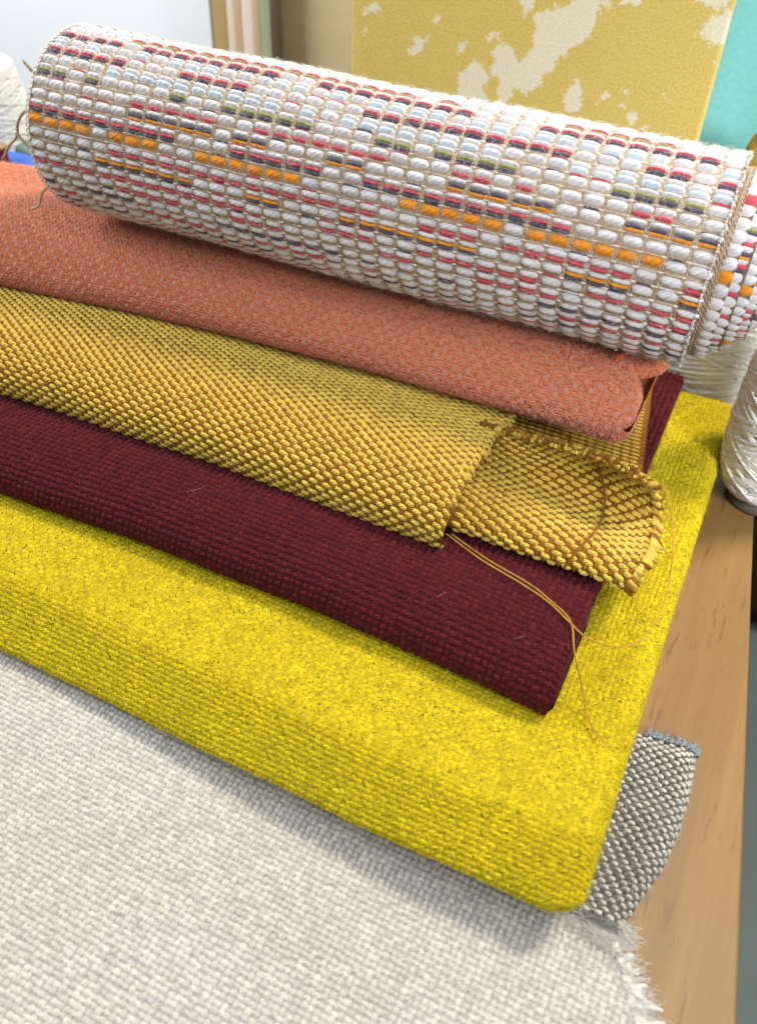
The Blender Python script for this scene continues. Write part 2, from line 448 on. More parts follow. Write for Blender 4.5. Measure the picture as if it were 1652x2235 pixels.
V, F = box(-4, -0.03, 0.74, 0.80, -0.738, 2.4)
tag(mesh('wall', V, F, m, smooth=False), kind='structure')

def wood(name, c1, c2, c3, along=1, sc=(26, 3.0), fleck=0.7, rot=0.0, gloss=0.45):
    m, N, L, P = new_mat(name)
    tc = N.new('ShaderNodeTexCoord'); mp = N.new('ShaderNodeMapping'); L.new(tc.outputs['Object'], mp.inputs[0])
    mp.inputs['Rotation'].default_value = (0, 0, rot)
    mp.inputs['Scale'].default_value = (sc[0], sc[1], sc[0]) if along == 1 else (sc[1], sc[0], sc[0]) if along == 0 else (sc[0], sc[0], sc[1])
    n1 = noise(N, L, mp.outputs[0], 1.0, 5.0, 0.62)
    wv = N.new('ShaderNodeTexWave'); wv.wave_type = 'BANDS'; wv.bands_direction = 'X' if along != 0 else 'Y'
    wv.inputs['Scale'].default_value = 0.25; wv.inputs['Distortion'].default_value = 5.0; wv.inputs['Detail'].default_value = 3.0
    L.new(mp.outputs[0], wv.inputs['Vector'])
    col = mixc(N, L, ramp(N, L, n1, 0.3, 0.7), tuple(c1), tuple(c2))
    col = mixc(N, L, mathn(N, L, 'MULTIPLY', wv.outputs[1], 0.35), col, tuple(c2))
    m2 = N.new('ShaderNodeMapping'); L.new(mp.outputs[0], m2.inputs[0]); m2.inputs['Scale'].default_value = (6, 2, 6) if along == 1 else (2, 6, 6)
    n3 = noise(N, L, m2.outputs[0], 1.0, 4.0, 0.7)
    col = mixc(N, L, mathn(N, L, 'MULTIPLY', ramp(N, L, n3, 0.42, 0.66), 0.55), col, tuple(c2))
    m3 = N.new('ShaderNodeMapping'); L.new(mp.outputs[0], m3.inputs[0]); m3.inputs['Scale'].default_value = (9, 14, 9) if along == 1 else (14, 9, 9)
    n2 = noise(N, L, m3.outputs[0], 1.0, 2.0, 0.5)
    nl = noise(N, L, tc.outputs['Object'], 22.0, 2.0, 0.5)
    col = mixc(N, L, mathn(N, L, 'MULTIPLY', mathn(N, L, 'MULTIPLY', ramp(N, L, n2, 0.60, 0.70), fleck), ramp(N, L, nl, 0.35, 0.65)), col, tuple(c3))
    L.new(col, P.inputs['Base Color']); P.inputs['Roughness'].default_value = gloss; P.inputs['Specular IOR Level'].default_value = 0.22
    b = N.new('ShaderNodeBump'); b.inputs['Strength'].default_value = 0.15; b.inputs['Distance'].default_value = 0.0005
    L.new(n2, b.inputs['Height']); L.new(b.outputs[0], P.inputs['Normal'])
    return m
oak = wood('oak', (0.30, 0.172, 0.060), (0.22, 0.118, 0.038), (0.13, 0.062, 0.020), sc=(60, 4.0), rot=R_(-6.9), fleck=0.8)
table = thing('wooden_table', (-0.4, 0.2, -0.74), 'warm oak work table whose grained top carries the fabric stack', 'table')
V, F = box(-1.15, 0.0, -0.75, 0.585, -0.03, 0.0, 0.0015)
a = R_(6.86); x0, y0 = 0.0642, 0.0
V = np.stack([V[:, 0] * math.cos(a) - V[:, 1] * math.sin(a) + x0, V[:, 0] * math.sin(a) + V[:, 1] * math.cos(a) + y0, V[:, 2]], 1)
mesh('tabletop', V, F, oak, table)
for sx, sy in ((-1.08, -0.68), (-0.07, -0.68), (-1.08, 0.55), (-0.07, 0.55)):
    V, F = box(sx - 0.03, sx + 0.03, sy - 0.03, sy + 0.03, -0.74, -0.0305, 0.003)
    V = np.stack([V[:, 0] * math.cos(a) - V[:, 1] * math.sin(a) + x0, V[:, 0] * math.sin(a) + V[:, 1] * math.cos(a) + y0, V[:, 2]], 1)
    mesh('leg', V, F, oak, table)

# ------------------------------------------------------------------ grey wool cloth lying in front
wool_grey = [yarn('pale_grey_wool', (0.62, 0.575, 0.495), (0.37, 0.34, 0.285), (0.66, 0.615, 0.54), amt=0.42, bump=0.5, var=0.2, big=((0.60, 0.62, 0.64), 9.0, 0.5)),  # cool and warm patches put mixed light into the wool colour
             yarn('grey_wool_weft', (0.605, 0.565, 0.495), (0.39, 0.36, 0.31), (0.64, 0.60, 0.53), amt=0.42, bump=0.5, var=0.2, big=((0.64, 0.60, 0.53), 7.0, 0.5))]
class Linen(Surf):
    bx = np.array([[0.055, 0.20], [0.052, 0.12], [0.042, 0.045], [0.0330, 0.0175], [0.0240, 0.0055], [0.016, -0.001], [0.009, -0.0065], [0.006, -0.0085], [0.004, -0.02], [0.0, -0.05], [-0.004, -0.1]])
    def ur(s, v): return np.interp(-v, -s.bx[::-1, 1] * -1 * -1, s.bx[::-1, 0]) if False else np.interp(v, s.bx[::-1, 1], s.bx[::-1, 0])
    def f(s, u, v):
        u, v = np.broadcast_arrays(np.asarray(u, float), np.asarray(v, float))
        z = 0.0062 + 0.0006 * ripple(u, v, 5, 0.11)
        e = np.clip((u - (s.ur(v) - 0.03)) / 0.03, 0, 1.3); z = z - 0.0035 * e ** 2 * sstep((v + 0.02) / 0.03)
        return np.stack([u, -v, np.maximum(z, 0.0022)], -1)
lin_s = Linen()
t_lin = thing('grey_cloth', (-0.12, -0.05, 0.004), 'pale grey flat woven wool cloth with a frayed edge, lowest and nearest', 'fabric')
nu, nv = 120, 140
vv = np.linspace(-0.10, 0.17, nv); uu = np.linspace(0, 1, nu)
Ug, Vg = np.meshgrid(uu, vv, indexing='ij'); Ug = -0.36 + (lin_s.ur(Vg) - 0.001 + 0.36) * Ug
Pt = lin_s.f(Ug.ravel(), Vg.ravel()); Pb = Pt.copy(); Pt[:, 2] -= 0.0002; Pb[:, 2] -= 0.0018
mesh('backing', np.concatenate([Pt, Pb]), np.concatenate([grid_faces(nu, nv)[:, ::-1], grid_faces(nu, nv, nu * nv)]), cloth_mat('grey_backing', (0.42, 0.40, 0.36), (0.34, 0.325, 0.295)), t_lin)
def kl(Pq): return (Pq[:, 1] < 0.035) & (Pq[:, 0] < lin_s.ur(-Pq[:, 1]) - 0.001) & (Pq[:, 0] > -0.30)
plain('woven_yarn', t_lin, lin_s, wool_grey, -0.33, 0.056, -0.04, 0.16, 0.00268, 0.00248, kl, H=0.0011, over=1.12, fat=0.90, mfun=lambda p, n: p, jit=0.08)
fuzz('loose_fibre', t_lin, lin_s, fibre_mat('grey_fibre', (0.62, 0.60, 0.57)), -0.3, 0.05, -0.03, 0.13, 6000, 0.0045, 0.0006, 0.00005, kl)
# frayed edge: broken wefts stick out along the cut, with a haze of wool
vf = rng.uniform(-0.012, 0.085, 230); e = lin_s.ur(vf)
dirn = np.stack([np.ones_like(vf), 0.1 + rng.normal(0, 0.35, len(vf)), rng.normal(0.02, 0.16, len(vf))], 1)
C = []; P0 = lin_s.f(e - 0.003, vf); P0[:, 2] += rng.uniform(-0.0008, 0.0008, len(vf))
wob = rng.normal(0, 1, (len(vf), 3)) * 0.0014; ln_ = rng.uniform(0.002, 0.0085, len(vf)) * (0.6 + 0.8 * sstep((vf + 0.01) / 0.04))
for q in np.linspace(0, 1, 7):
    p = P0 + dirn * (ln_ * q)[:, None] + wob * math.sin(q * 5); p[:, 2] = np.maximum(p[:, 2] - 0.003 * q * q, 0.0008); C.append(p)
V, F, loc = tubes(np.stack(C, 1), 0.0011 * np.array([1, 1.1, 1.2, 1.2, 1.05, 0.8, 0.35]), 6)
mesh('frayed_edge', V, F, yarn('grey_fray', (0.74, 0.70, 0.64), (0.62, 0.58, 0.52)), t_lin, attrs={'loc': loc, 'tint': np.repeat(rng.random(len(vf)), 42)}, kind='stuff')
vf = rng.uniform(-0.02, 0.085, 1700); e = lin_s.ur(vf); P0 = lin_s.f(e - rng.uniform(0, 0.006, len(vf)), vf)
dirn = np.stack([0.5 + rng.random(len(vf)), rng.normal(0.1, 0.7, len(vf)), rng.normal(0.1, 0.3, len(vf))], 1); wob = rng.normal(0, 1, (len(vf), 3)) * 0.0015
C = []
for q in np.linspace(0, 1, 6):
    p = P0 + dirn * (0.0055 * q) + wob * math.sin(q * 4 + 0.5); p[:, 2] = np.maximum(p[:, 2] + 0.0006 - 0.002 * q * q, 0.0006); C.append(p)
V, F, loc = tubes(np.stack(C, 1), 0.00007, 3)
mesh('edge_fluff', V, F, fibre_mat('pale_fluff', (0.78, 0.74, 0.69)), t_lin, kind='stuff')

# ------------------------------------------------------------------ charcoal and white swatch under the stack
class Swatch(Surf):
    ed = np.array([[-0.10, 0.030], [-0.094, 0.0305], [-0.072, 0.0315], [-0.055, 0.031], [-0.036, 0.0285], [-0.021, 0.0235], [-0.008, 0.020], [0.005, 0.023]])
    def ur(s, v): return np.interp(v, s.ed[:, 0], s.ed[:, 1])
    def f(s, u, v):   # u = distance in from the right edge, negative inwards, along the cloth
        u, v = np.broadcast_arrays(np.asarray(u, float), np.asarray(v, float))
        r = 0.0075; q = np.clip((u + r * 1.571) / r, 0, 1.571)
        x = s.ur(v) + np.where(u < -r * 1.571, u + r * 0.571, -r + r * np.sin(q))
        z = 0.0008 + r * np.where(u < -r * 1.571, 1, np.cos(q))
        z = z * (1 - 0.55 * sstep((-0.086 - v) / 0.012)) + 0.0003 * ripple(x, v, 3, 0.02)
        return np.stack([x, -v + 0.08 * (x - 0.02), np.maximum(z, 0.0009)], -1)
sw = Swatch()
t_sw = thing('checked_swatch', (0.01, 0.05, 0.001), 'charcoal and white flecked swatch with frayed tufts, peeking out beside the bright yellow cloth', 'fabric')
U, V_ = np.meshgrid(np.linspace(-0.05, 0, 50), np.linspace(-0.097, -0.003, 90), indexing='ij')
Pt = sw.f(U.ravel(), V_.ravel())
mesh('backing', Pt, grid_faces(50, 90)[:, ::-1], cloth_mat('charcoal_backing', (0.09, 0.088, 0.08), (0.14, 0.135, 0.12)), t_sw)
y_white = yarn('ecru_wool', (0.76, 0.70, 0.585), (0.62, 0.56, 0.47), bump=0.6)
y_char = yarn('charcoal_wool', (0.080, 0.072, 0.060), (0.17, 0.155, 0.13), (0.035, 0.033, 0.03), bump=0.6)
pu, pv = 0.0024, 0.0022
i, j, u, v = lattice(-0.045, -0.0002, -0.096, -0.004, pu, pv, 0.05); k = seen(sw, u, v)
i, j, u, v = i[k], j[k], u[k], v[k]
wht = (i + j) % 2 == 0
weave('dark_yarn', t_sw, sw, [y_char], u[~wht], v[~wht], 1.57 + rng.normal(0, 0.1, (~wht).sum()), pv * 1.35, pu * 0.8, 0.0007, 0, 0, T_MID)
uw, vw = u[wht], v[wht]; Pw = sw.f(uw, vw); near = nearest(Pw, 300); rest = np.setdiff1d(np.arange(len(uw)), near)
weave('woven_yarn', t_sw, sw, [y_white], uw[rest], vw[rest], 0.25, pu * 1.25, pv * 0.66, 0.0012, 0, 0, T_MID)
for q in near: float_part('yarn_float', t_sw, sw, uw[q], vw[q], 0.25 + random.gauss(0, 0.08), [(0, pu * 1.25, pv * 0.66, 0.0012, 0, 0)], [y_white])
fuzz('loose_fibre', t_sw, sw, fibre_mat('swatch_fibre', (0.45, 0.43, 0.40)), -0.04, 0, -0.096, 0.003, 1500, 0.004, 0.0006, 0.00006)
# tufts along the far edge
ut = np.linspace(-0.026, -0.0005, 11); C = []
P0 = sw.f(ut, np.full(11, -0.0955)); ph = rng.uniform(0, 6, 11); le = rng.uniform(0.0035, 0.0072, 11)
for k_ in range(3):
    for q in np.linspace(0, 1, 8):
        p = P0 + np.stack([0.0009 * np.sin(q * 5 + ph + k_ * 2.1) + 0.0012 * q, le * q, 0.0008 * np.cos(q * 6 + ph + k_ * 2.1) - P0[:, 2] * 0.4 * q + 0.0008], 1)
        C.append(p)
C = np.stack(C).reshape(3, 8, 11, 3).transpose(0, 2, 1, 3).reshape(33, 8, 3)
V, F, loc = tubes(C, 0.00062 * np.array([1, 1, 1, 1.1, 1.2, 1.1, 0.9, 0.4]), 5)
mesh('frayed_edge', V, F, yarn('blue_grey_wool', (0.22, 0.25, 0.26), (0.34, 0.36, 0.35)), t_sw, attrs={'loc': loc, 'tint': np.repeat(rng.random(33), 40)}, kind='stuff')
# white fluff at its near end
n = 2400; P0 = np.stack([rng.uniform(0.0, 0.0225, n), rng.uniform(-0.004, 0.008, n), rng.uniform(0.003, 0.007, n)], 1)
P0[:, 2] *= np.clip(1.25 - P0[:, 0] / 0.03, 0.2, 1)
dirn = np.stack([1 + rng.normal(0, 0.5, n), rng.normal(-0.1, 0.5, n), rng.normal(-0.1, 0.35, n)], 1); wob = rng.normal(0, 1, (n, 3)) * 0.0012; C = []
for q in np.linspace(0, 1, 6):
    p = P0 + dirn * (0.006 * (q - 0.5)) + wob * math.sin(q * 4); p[:, 2] = np.maximum(p[:, 2], 0.0006); C.append(p)
V, F, loc = tubes(np.stack(C, 1), 0.00009, 3)
mesh('white_fluff', V, F, fibre_mat('ecru_fibre', (0.74, 0.69, 0.62)), t_sw, kind='stuff')

# ------------------------------------------------------------------ bright yellow folded cloth
def yel_lift(x, y, z): return 0.012 * sstep((x + 0.24) / 0.24) * sstep((0.075 - y) / 0.085)   # its front corner stands a little off the grey cloth
YLX = np.linspace(-0.5, 0.02, 60); YLY = np.polyval(np.polyfit([-0.272, -0.123, -0.015], [0.001, -0.003, -0.001], 2), YLX) - 0.0105 * sstep((YLX + 0.24) / 0.24) + np.interp(YLX, [-0.27, -0.12, 0.0], [0.0045, 0.0075, 0.0080])
yel = Fold([(0.347, 0.0195), (0.3475, 0.025), (0.342, 0.0282), (0.32, 0.0284), (0.22, 0.0284), (0.12, 0.0284), (0.065, 0.0286), (0.045, 0.0300), (0.030, 0.0325), (0.021, 0.0331), (0.0165, 0.0326),
            (0.0125, 0.0302), (0.0040, 0.0235), (-0.0045, 0.0170), (-0.0072, 0.0138), (-0.0058, 0.0108), (0.000, 0.0093), (0.012, 0.0090), (0.03, 0.0090), (0.06, 0.0090)],
           lambda x: np.interp(x, YLX, YLY), 0.0030, 0.008, 0.0185, 0.0, 0.010, (0.0005, 3, 0.09), None, yel_lift)
t_yel = thing('yellow_cloth', (-0.15, 0.15, 0.009), 'thick bright yellow heathered wool cloth folded under burgundy, with rounded corner', 'fabric')
V, F = yel.sheet(-0.42, 0.003, 0.0022)
mesh('backing', V, F[:, ::-1], cloth_mat('yellow_backing', (0.50, 0.37, 0.012), (0.30, 0.21, 0.012)), t_yel)
y_yel = [yarn('yellow_wool', (0.64, 0.500, 0.008), (0.47, 0.35, 0.010), (0.075, 0.060, 0.012), amt=0.5, big=((0.42, 0.325, 0.012), 38.0, 0.35), streak=(300, 1500), bump=0.5, var=0.3, sheen=0.08),
         yarn('yellow_wool_weft', (0.60, 0.460, 0.008), (0.42, 0.31, 0.010), (0.065, 0.052, 0.012), amt=0.55, big=((0.40, 0.31, 0.012), 38.0, 0.35), streak=(300, 1500), bump=0.5, var=0.34, sheen=0.08)]
def ky(Pq): return ((Pq[:, 1] < 0.085) | (Pq[:, 0] > -0.042)) & (Pq[:, 0] > -0.38)
plain('woven_yarn', t_yel, yel, y_yel, -0.38, yel.umax, 0.0, yel.L - 0.03, 0.00245, 0.0023, ky, H=0.0007, over=1.35, fat=0.98, mfun=lambda p, n: p, jit=0.08, tpl=T_LO)
fuzz('loose_fibre', t_yel, yel, fibre_mat('yellow_fibre', (0.62, 0.47, 0.03)), -0.32, yel.umax, 0, yel.L - 0.03, 11000, 0.0042, 0.0008, 0.00005, ky)

# ------------------------------------------------------------------ burgundy folded cloth
bur = Fold([(0.266, 0.038), (0.265, 0.043), (0.258, 0.0462), (0.22, 0.0464), (0.12, 0.0464), (0.075, 0.0464), (0.055, 0.0480), (0.038, 0.0520), (0.020, 0.0535), (0.006, 0.0512), (-0.004, 0.0465),
            (-0.0088, 0.0385), (-0.0060, 0.0302), (0.004, 0.0285), (0.02, 0.0284), (0.05, 0.0284)],
           lin((-0.329, 0.0745), (-0.244, 0.0775), (-0.165, 0.0785), (-0.093, 0.0750), (-0.041, 0.0720)), -0.0315, 0.0035, 0.0372, 0.35, 0.004, (0.0005, 13, 0.08))
t_bur = thing('burgundy_cloth', (-0.15, 0.2, 0.0285), 'dark burgundy felted wool cloth folded between the bright yellow and mustard cloths', 'fabric')
V, F = bur.sheet(-0.46, 0.003, 0.0022)
c_bur = cloth_mat('burgundy_backing', (0.050, 0.007, 0.010), (0.070, 0.010, 0.013))
mesh('backing', V, F[:, ::-1], c_bur, t_bur)
# cut end of the folded layers
ps = np.stack([bur.f(np.full(80, bur.umax), np.linspace(0, bur.L - 0.04, 80))], 0)[0]
y_bur = [yarn('burgundy_wool', (0.094, 0.0105, 0.0140), (0.056, 0.0070, 0.0098), (0.125, 0.020, 0.013), amt=0.45, bump=0.6, var=0.35, sheen=0.06),
         yarn('burgundy_wool_weft', (0.086, 0.0098, 0.0152), (0.052, 0.0065, 0.0104), (0.120, 0.019, 0.016), amt=0.5, bump=0.6, var=0.35, sheen=0.06)]
def kb(Pq): return ((Pq[:, 1] < 0.155) | (Pq[:, 0] > -0.06)) & (Pq[:, 0] > -0.46)
plain('woven_yarn', t_bur, bur, y_bur, -0.46, bur.umax, 0.0, bur.L - 0.035, 0.0034, 0.0031, kb, H=0.0013, over=1.08, fat=0.90, mfun=lambda p, n: p, jit=0.07)
fuzz('loose_fibre', t_bur, bur, fibre_mat('burgundy_fibre', (0.12, 0.02, 0.026)), -0.38, bur.umax, 0, bur.L - 0.035, 12000, 0.0045, 0.0010, 0.00005, kb)
# fuzzy cut end: yarn ends packed on the side face
n = 900; vq = rng.uniform(0, bur.L - 0.05, n); zq = rng.random(n)
# a few pale hairs caught on the felt
C = []
for px, py, s_ in ((-0.225, 0.100, 1.0), (-0.092, 0.090, 0.5), (-0.052, 0.082, 0.6)):
    t = np.linspace(0, 1, 8); a0 = random.uniform(0, 6)
    C.append(np.stack([px + 0.006 * s_ * t * math.cos(a0) + 0.002 * s_ * np.sin(t * 4), py + 0.006 * s_ * t * math.sin(a0) + 0.002 * s_ * np.cos(t * 3), 0.0535 + 0.0012 * np.sin(t * 3)], 1))
V, F, loc = tubes(np.stack(C), 0.00004, 4); mesh('pale_hair', V, F, fibre_mat('pale_hair', (0.6, 0.5, 0.45)), t_bur, kind='stuff')

# ------------------------------------------------------------------ mustard cloth
y_gold = yarn('gold_yarn', (0.66, 0.465, 0.075), (0.50, 0.32, 0.035), amt=0.45, streak=(150, 1500), twist=(0.9, 620), bump=0.7, var=0.2, sheen=0.3, rough=0.75)
y_brown = yarn('amber_yarn', (0.27, 0.115, 0.010), (0.18, 0.07, 0.006), amt=0.45, bump=0.6, var=0.3)
c_must = cloth_mat('mustard_backing', (0.20, 0.085, 0.010), (0.15, 0.06, 0.007))
t_mus = thing('mustard_cloth', (-0.15, 0.2, 0.0467), 'mustard cloth of gold floats on amber, folded, one frayed corner curling open', 'fabric')
mus = Fold([(0.236, 0.0630), (0.20, 0.0635), (0.12, 0.0640), (0.09, 0.0650), (0.072, 0.0690), (0.052, 0.0755), (0.030, 0.0785), (0.012, 0.0770), (-0.002, 0.0710), (-0.0100, 0.0620), (-0.0100, 0.0520),
            (0.000, 0.0472), (0.014, 0.0467), (0.05, 0.0467)],
           lin((-0.369, 0.1245), (-0.299, 0.1285), (-0.229, 0.1285), (-0.164, 0.1260), (-0.106, 0.1250)), -0.1035, 0.005, 0.0590, 0.70, 0.0, (0.0007, 23, 0.10))
V, F = mus.sheet(-0.50, 0.003, 0.0022)
mesh('folded_layer', V, F[:, ::-1], c_must, t_mus)
def mustard_weave(parent, surf, u0, u1, v0, v1, keep=None, parts=0, tilt=0.20):
    pu, pv = 0.0074, 0.00250
    i, j, u, v = lattice(u0, u1, v0, v1, pu, pv, 0.03)
    u = u + np.where(j % 2 == 0, 0, pu / 2) + 0.18 * (v - v0)
    k = seen(surf, u, v) & (u < u1 - 0.001)
    if keep is not None: k &= keep(surf.f(u, v))
    u, v = u[k], v[k]; n = len(u)
    near = nearest(surf.f(u, v), parts) if parts else np.array([], int); rest = np.setdiff1d(np.arange(n), near)
    weave('woven_yarn', parent, surf, [y_gold], u[rest], v[rest], tilt + rng.normal(0, 0.04, len(rest)), 0.0053 * rng.uniform(0.9, 1.08, len(rest)), 0.00260, 0.00140 * rng.uniform(0.9, 1.1, len(rest)), 0.0001, 0, T_MID)
    for q in near: float_part('yarn_float', parent, surf, u[q], v[q], tilt + random.gauss(0, 0.04), [(0, 0.0053, 0.00260, 0.00140, 0.0001, 0)], [y_gold])
    ub, vb = u + pu / 2, v; kk = ub < u1 - 0.001
    weave('ground_yarn', parent, surf, [y_brown], ub[kk], vb[kk], 1.45 + rng.normal(0, 0.1, kk.sum()), 0.0040, 0.0017, 0.0011, 0.0, 0, T_LO)
def km(Pq): return (Pq[:, 1] < 0.225) & (Pq[:, 0] > -0.50)
mustard_weave(t_mus, mus, -0.50, mus.umax - 0.0005, 0.0, mus.L - 0.03, km, 0)
fuzz('loose_fibre', t_mus, mus, fibre_mat('gold_fibre', (0.6, 0.4, 0.06)), -0.45, mus.umax, 0, mus.L - 0.03, 2500, 0.0025, 0.0006, 0.00004, km)

# corner that curls open at the right end
z0 = 0.0
FL = [[(-0.150, 0.170, 0.0490), (-0.150, 0.137, 0.0490), (-0.150, 0.127, 0.0535), (-0.150, 0.136, 0.0610), (-0.150, 0.155, 0.0625), (-0.150, 0.175, 0.0625), (-0.150, 0.185, 0.0630), (-0.150, 0.190, 0.0635), (-0.150, 0.200, 0.0640)],
      [(-0.110, 0.170, 0.0490), (-0.110, 0.137, 0.0490), (-0.110, 0.126, 0.0535), (-0.110, 0.136, 0.0612), (-0.108, 0.155, 0.0625), (-0.106, 0.175, 0.0605), (-0.104, 0.184, 0.0615), (-0.103, 0.190, 0.0660), (-0.102, 0.190, 0.0720)],
      [(-0.072, 0.170, 0.0490), (-0.072, 0.137, 0.0490), (-0.070, 0.126, 0.0535), (-0.068, 0.137, 0.0618), (-0.066, 0.154, 0.0615), (-0.068, 0.172, 0.0555), (-0.068, 0.188, 0.0610), (-0.068, 0.183, 0.0790), (-0.068, 0.176, 0.0850)],
      [(-0.040, 0.170, 0.0490), (-0.040, 0.137, 0.0490), (-0.040, 0.126, 0.0540), (-0.038, 0.136, 0.0622), (-0.036, 0.150, 0.0610), (-0.036, 0.168, 0.0535), (-0.040, 0.187, 0.0580), (-0.042, 0.182, 0.0790), (-0.042, 0.170, 0.0880)],
      [(-0.023, 0.170, 0.0490), (-0.022, 0.137, 0.0490), (-0.020, 0.126, 0.0535), (-0.017, 0.134, 0.0615), (-0.0145, 0.148, 0.0605), (-0.0155, 0.165, 0.0550), (-0.019, 0.182, 0.0600), (-0.024, 0.178, 0.0770), (-0.027, 0.168, 0.0850)]]
flap = Patch([[p for p in row[::-1]] for row in FL])   # v from the raised edge down to the hidden underside
V, F = flap.sheet(100)
_, _, Nn = flap.frame(*[q.ravel() for q in np.meshgrid(np.linspace(0, flap.Lu, 100), np.linspace(0, flap.Lv, 100), indexing='ij')])
V2 = V - Nn * 0.0016
nb = 100 * 100
rim = []
idx = np.arange(100)
for a_, b_ in ((idx * 100, None), (9900 + idx, None)):
    for q in range(99): rim.append([a_[q], a_[q + 1], a_[q + 1] + nb, a_[q] + nb])
mesh('curled_corner', np.concatenate([V, V2]), np.concatenate([grid_faces(100, 100)[:, ::-1], grid_faces(100, 100, nb), np.array(rim)]), c_must, t_mus)
mustard_weave(t_mus, flap, 0.030, flap.Lu - 0.0005, 0.0015, flap.Lv - 0.020, None, 300)
# the raw edges: cut yarn ends, gold and amber in turn
def edge_tufts(name, base, out, nrm, ln, rad, mats, n, curl=0.5):
    C = []; t = np.linspace(0, 1, 6)
    a = ln * rng.uniform(0.7, 1.25, n); w = rng.normal(0, 0.25, (n, 3)); cu = curl * rng.uniform(0.2, 1.2, n) * rng.choice([1, 1, -0.4], n)
    for q in t: C.append(base + (out + w * 0.6 * q) * (a * q)[:, None] + nrm * (cu * a * q * q)[:, None])
    V, F, loc = tubes(np.stack(C, 1), rad * np.array([0.9, 1.05, 1.12, 1.1, 0.95, 0.35]), 6)
    mi = np.repeat(rng.integers(0, len(mats), n), 30)
    return mesh(name, V, F, mats, t_mus, mi, {'loc': loc, 'tint': np.repeat(rng.random(n), 36)}, kind='stuff')
n = 46; v_ = np.linspace(0.004, flap.Lv - 0.040, n); u_ = np.full(n, flap.Lu - 0.002); B0 = flap.f(u_, v_); tu, tv, Nn = flap.frame(u_, v_)
edge_tufts('frayed_edge', B0 + Nn * 0.0006, tu + tv * 0.2, -Nn, 0.0048, 0.00120, [y_gold, y_gold, y_brown], n, 0.5)
for k_, (dn, mm) in enumerate(((0.0004, [y_gold, y_brown]), (-0.0012, [y_brown, y_gold, y_brown]))):
    n = 120; u_ = np.linspace(0.036, flap.Lu - 0.001, n) + rng.normal(0, 0.0004, n); v_ = np.full(n, 0.0018); B0 = flap.f(u_, v_); tu, tv, Nn = flap.frame(u_, v_)
    edge_tufts('frayed_edge', B0 + Nn * dn, -tv * 0.9 + tu * 0.25, Nn * (1 if k_ == 0 else -1), 0.0030, 0.00105, mm, n, 0.5)
n = 700; u_ = rng.uniform(0.05, flap.Lu, n); v_ = rng.uniform(0, 0.003, n); k = rng.random(n) < 0.5
u_[k] = flap.Lu - rng.uniform(0, 0.002, k.sum()); v_[k] = rng.uniform(0, flap.Lv - 0.05, k.sum())
B0 = flap.f(u_, v_); w = rng.normal(0, 1, (n, 3)); w2 = rng.normal(0, 1, (n, 3)) * 0.0008
V, F, loc = tubes(np.stack([B0 + w * 0.0022 * q + w2 * math.sin(q * 4) for q in np.linspace(0, 1, 5)], 1), 0.00005, 3)
mesh('edge_fluff', V, F, bpy.data.materials['gold_fibre'], t_mus, kind='stuff')
# amber stitch running round the corner
sv = np.linspace(0.012, flap.Lv - 0.038, 60); su = flap.Lu - 0.029 + 0.003 * np.sin(np.linspace(0, 3.1, 60))
Pq = flap.f(su, sv); _, _, Nn = flap.frame(su, sv)
V, F, loc = twisted(Pq + Nn * 0.0014, 160, 0.0003, 0.0004, 350); mesh('stitch', V, F, y_brown, t_mus, attrs={'loc': loc, 'tint': np.zeros(len(V))})
# far layer of the same cloth, lying on the burgundy one
class Flat(Surf):
    def f(s, u, v):
        u, v = np.broadcast_arrays(np.asarray(u, float), np.asarray(v, float))
        x = -0.0465 + 0.0145 * np.clip((v + 0.305) / 0.09, 0, 1.4) + u
        return np.stack([x, -v, 0.0482 + 0.0004 * ripple(x, v, 4, 0.04) - 0.0006 * sstep((u + 0.004) / 0.004)], -1)
fl = Flat()
U, V_ = np.meshgrid(np.linspace(-0.10, 0, 40), np.linspace(-0.325, -0.18, 60), indexing='ij')
mesh('far_layer', fl.f(U.ravel(), V_.ravel()), grid_faces(40, 60)[:, ::-1], c_must, t_mus)
i, j, u, v = lattice(-0.075, 0.0, -0.322, -0.185, 0.0048, 0.0017, 0.04); u = u + np.where(j % 2 == 0, 0, 0.0024); k = u < -0.001; u, v, j = u[k], v[k], j[k]
weave('reverse_yarn', t_mus, fl, [y_gold, y_brown], u, v, 0.06, 0.0052, 0.0017, 0.0010, 0, ((j // 1) % 2 == 1).astype(int), T_LO)

# ------------------------------------------------------------------ coral cloth
t_cor = thing('coral_cloth', (-0.2, 0.25, 0.0665), 'coral orange dotted cloth folded in a fat soft roll under the flecked white roll', 'fabric')
def cor_x(y, z, v):
    return -0.009 * np.exp(-(((y - 0.024) / 0.008) ** 2)) * (z > 0.086) + 0.006 * np.exp(-(((y - 0.052) / 0.020) ** 2)) * (z > 0.086)
cor = Fold([(0.10, 0.086), (0.112, 0.090), (0.112, 0.0985), (0.102, 0.1015), (0.085, 0.0985), (0.070, 0.0985), (0.052, 0.1035), (0.034, 0.1055), (0.016, 0.1035), (0.0, 0.0965),
            (-0.0115, 0.0865), (-0.0105, 0.0745), (0.002, 0.0672), (0.02, 0.0665), (0.05, 0.0665), (0.08, 0.0665)],
           lin((-0.421, 0.191), (-0.314, 0.206), (-0.213, 0.2120), (-0.12, 0.2130), (-0.044, 0.2130)), -0.0435, 0.010, 0.086, 0.30, 0.004, (0.0006, 33, 0.10), cor_x)
V, F = cor.sheet(-0.60, 0.003, 0.0022)
mesh('backing', V, F[:, ::-1], cloth_mat('coral_backing', (0.44, 0.14, 0.065), (0.35, 0.095, 0.042)), t_cor)
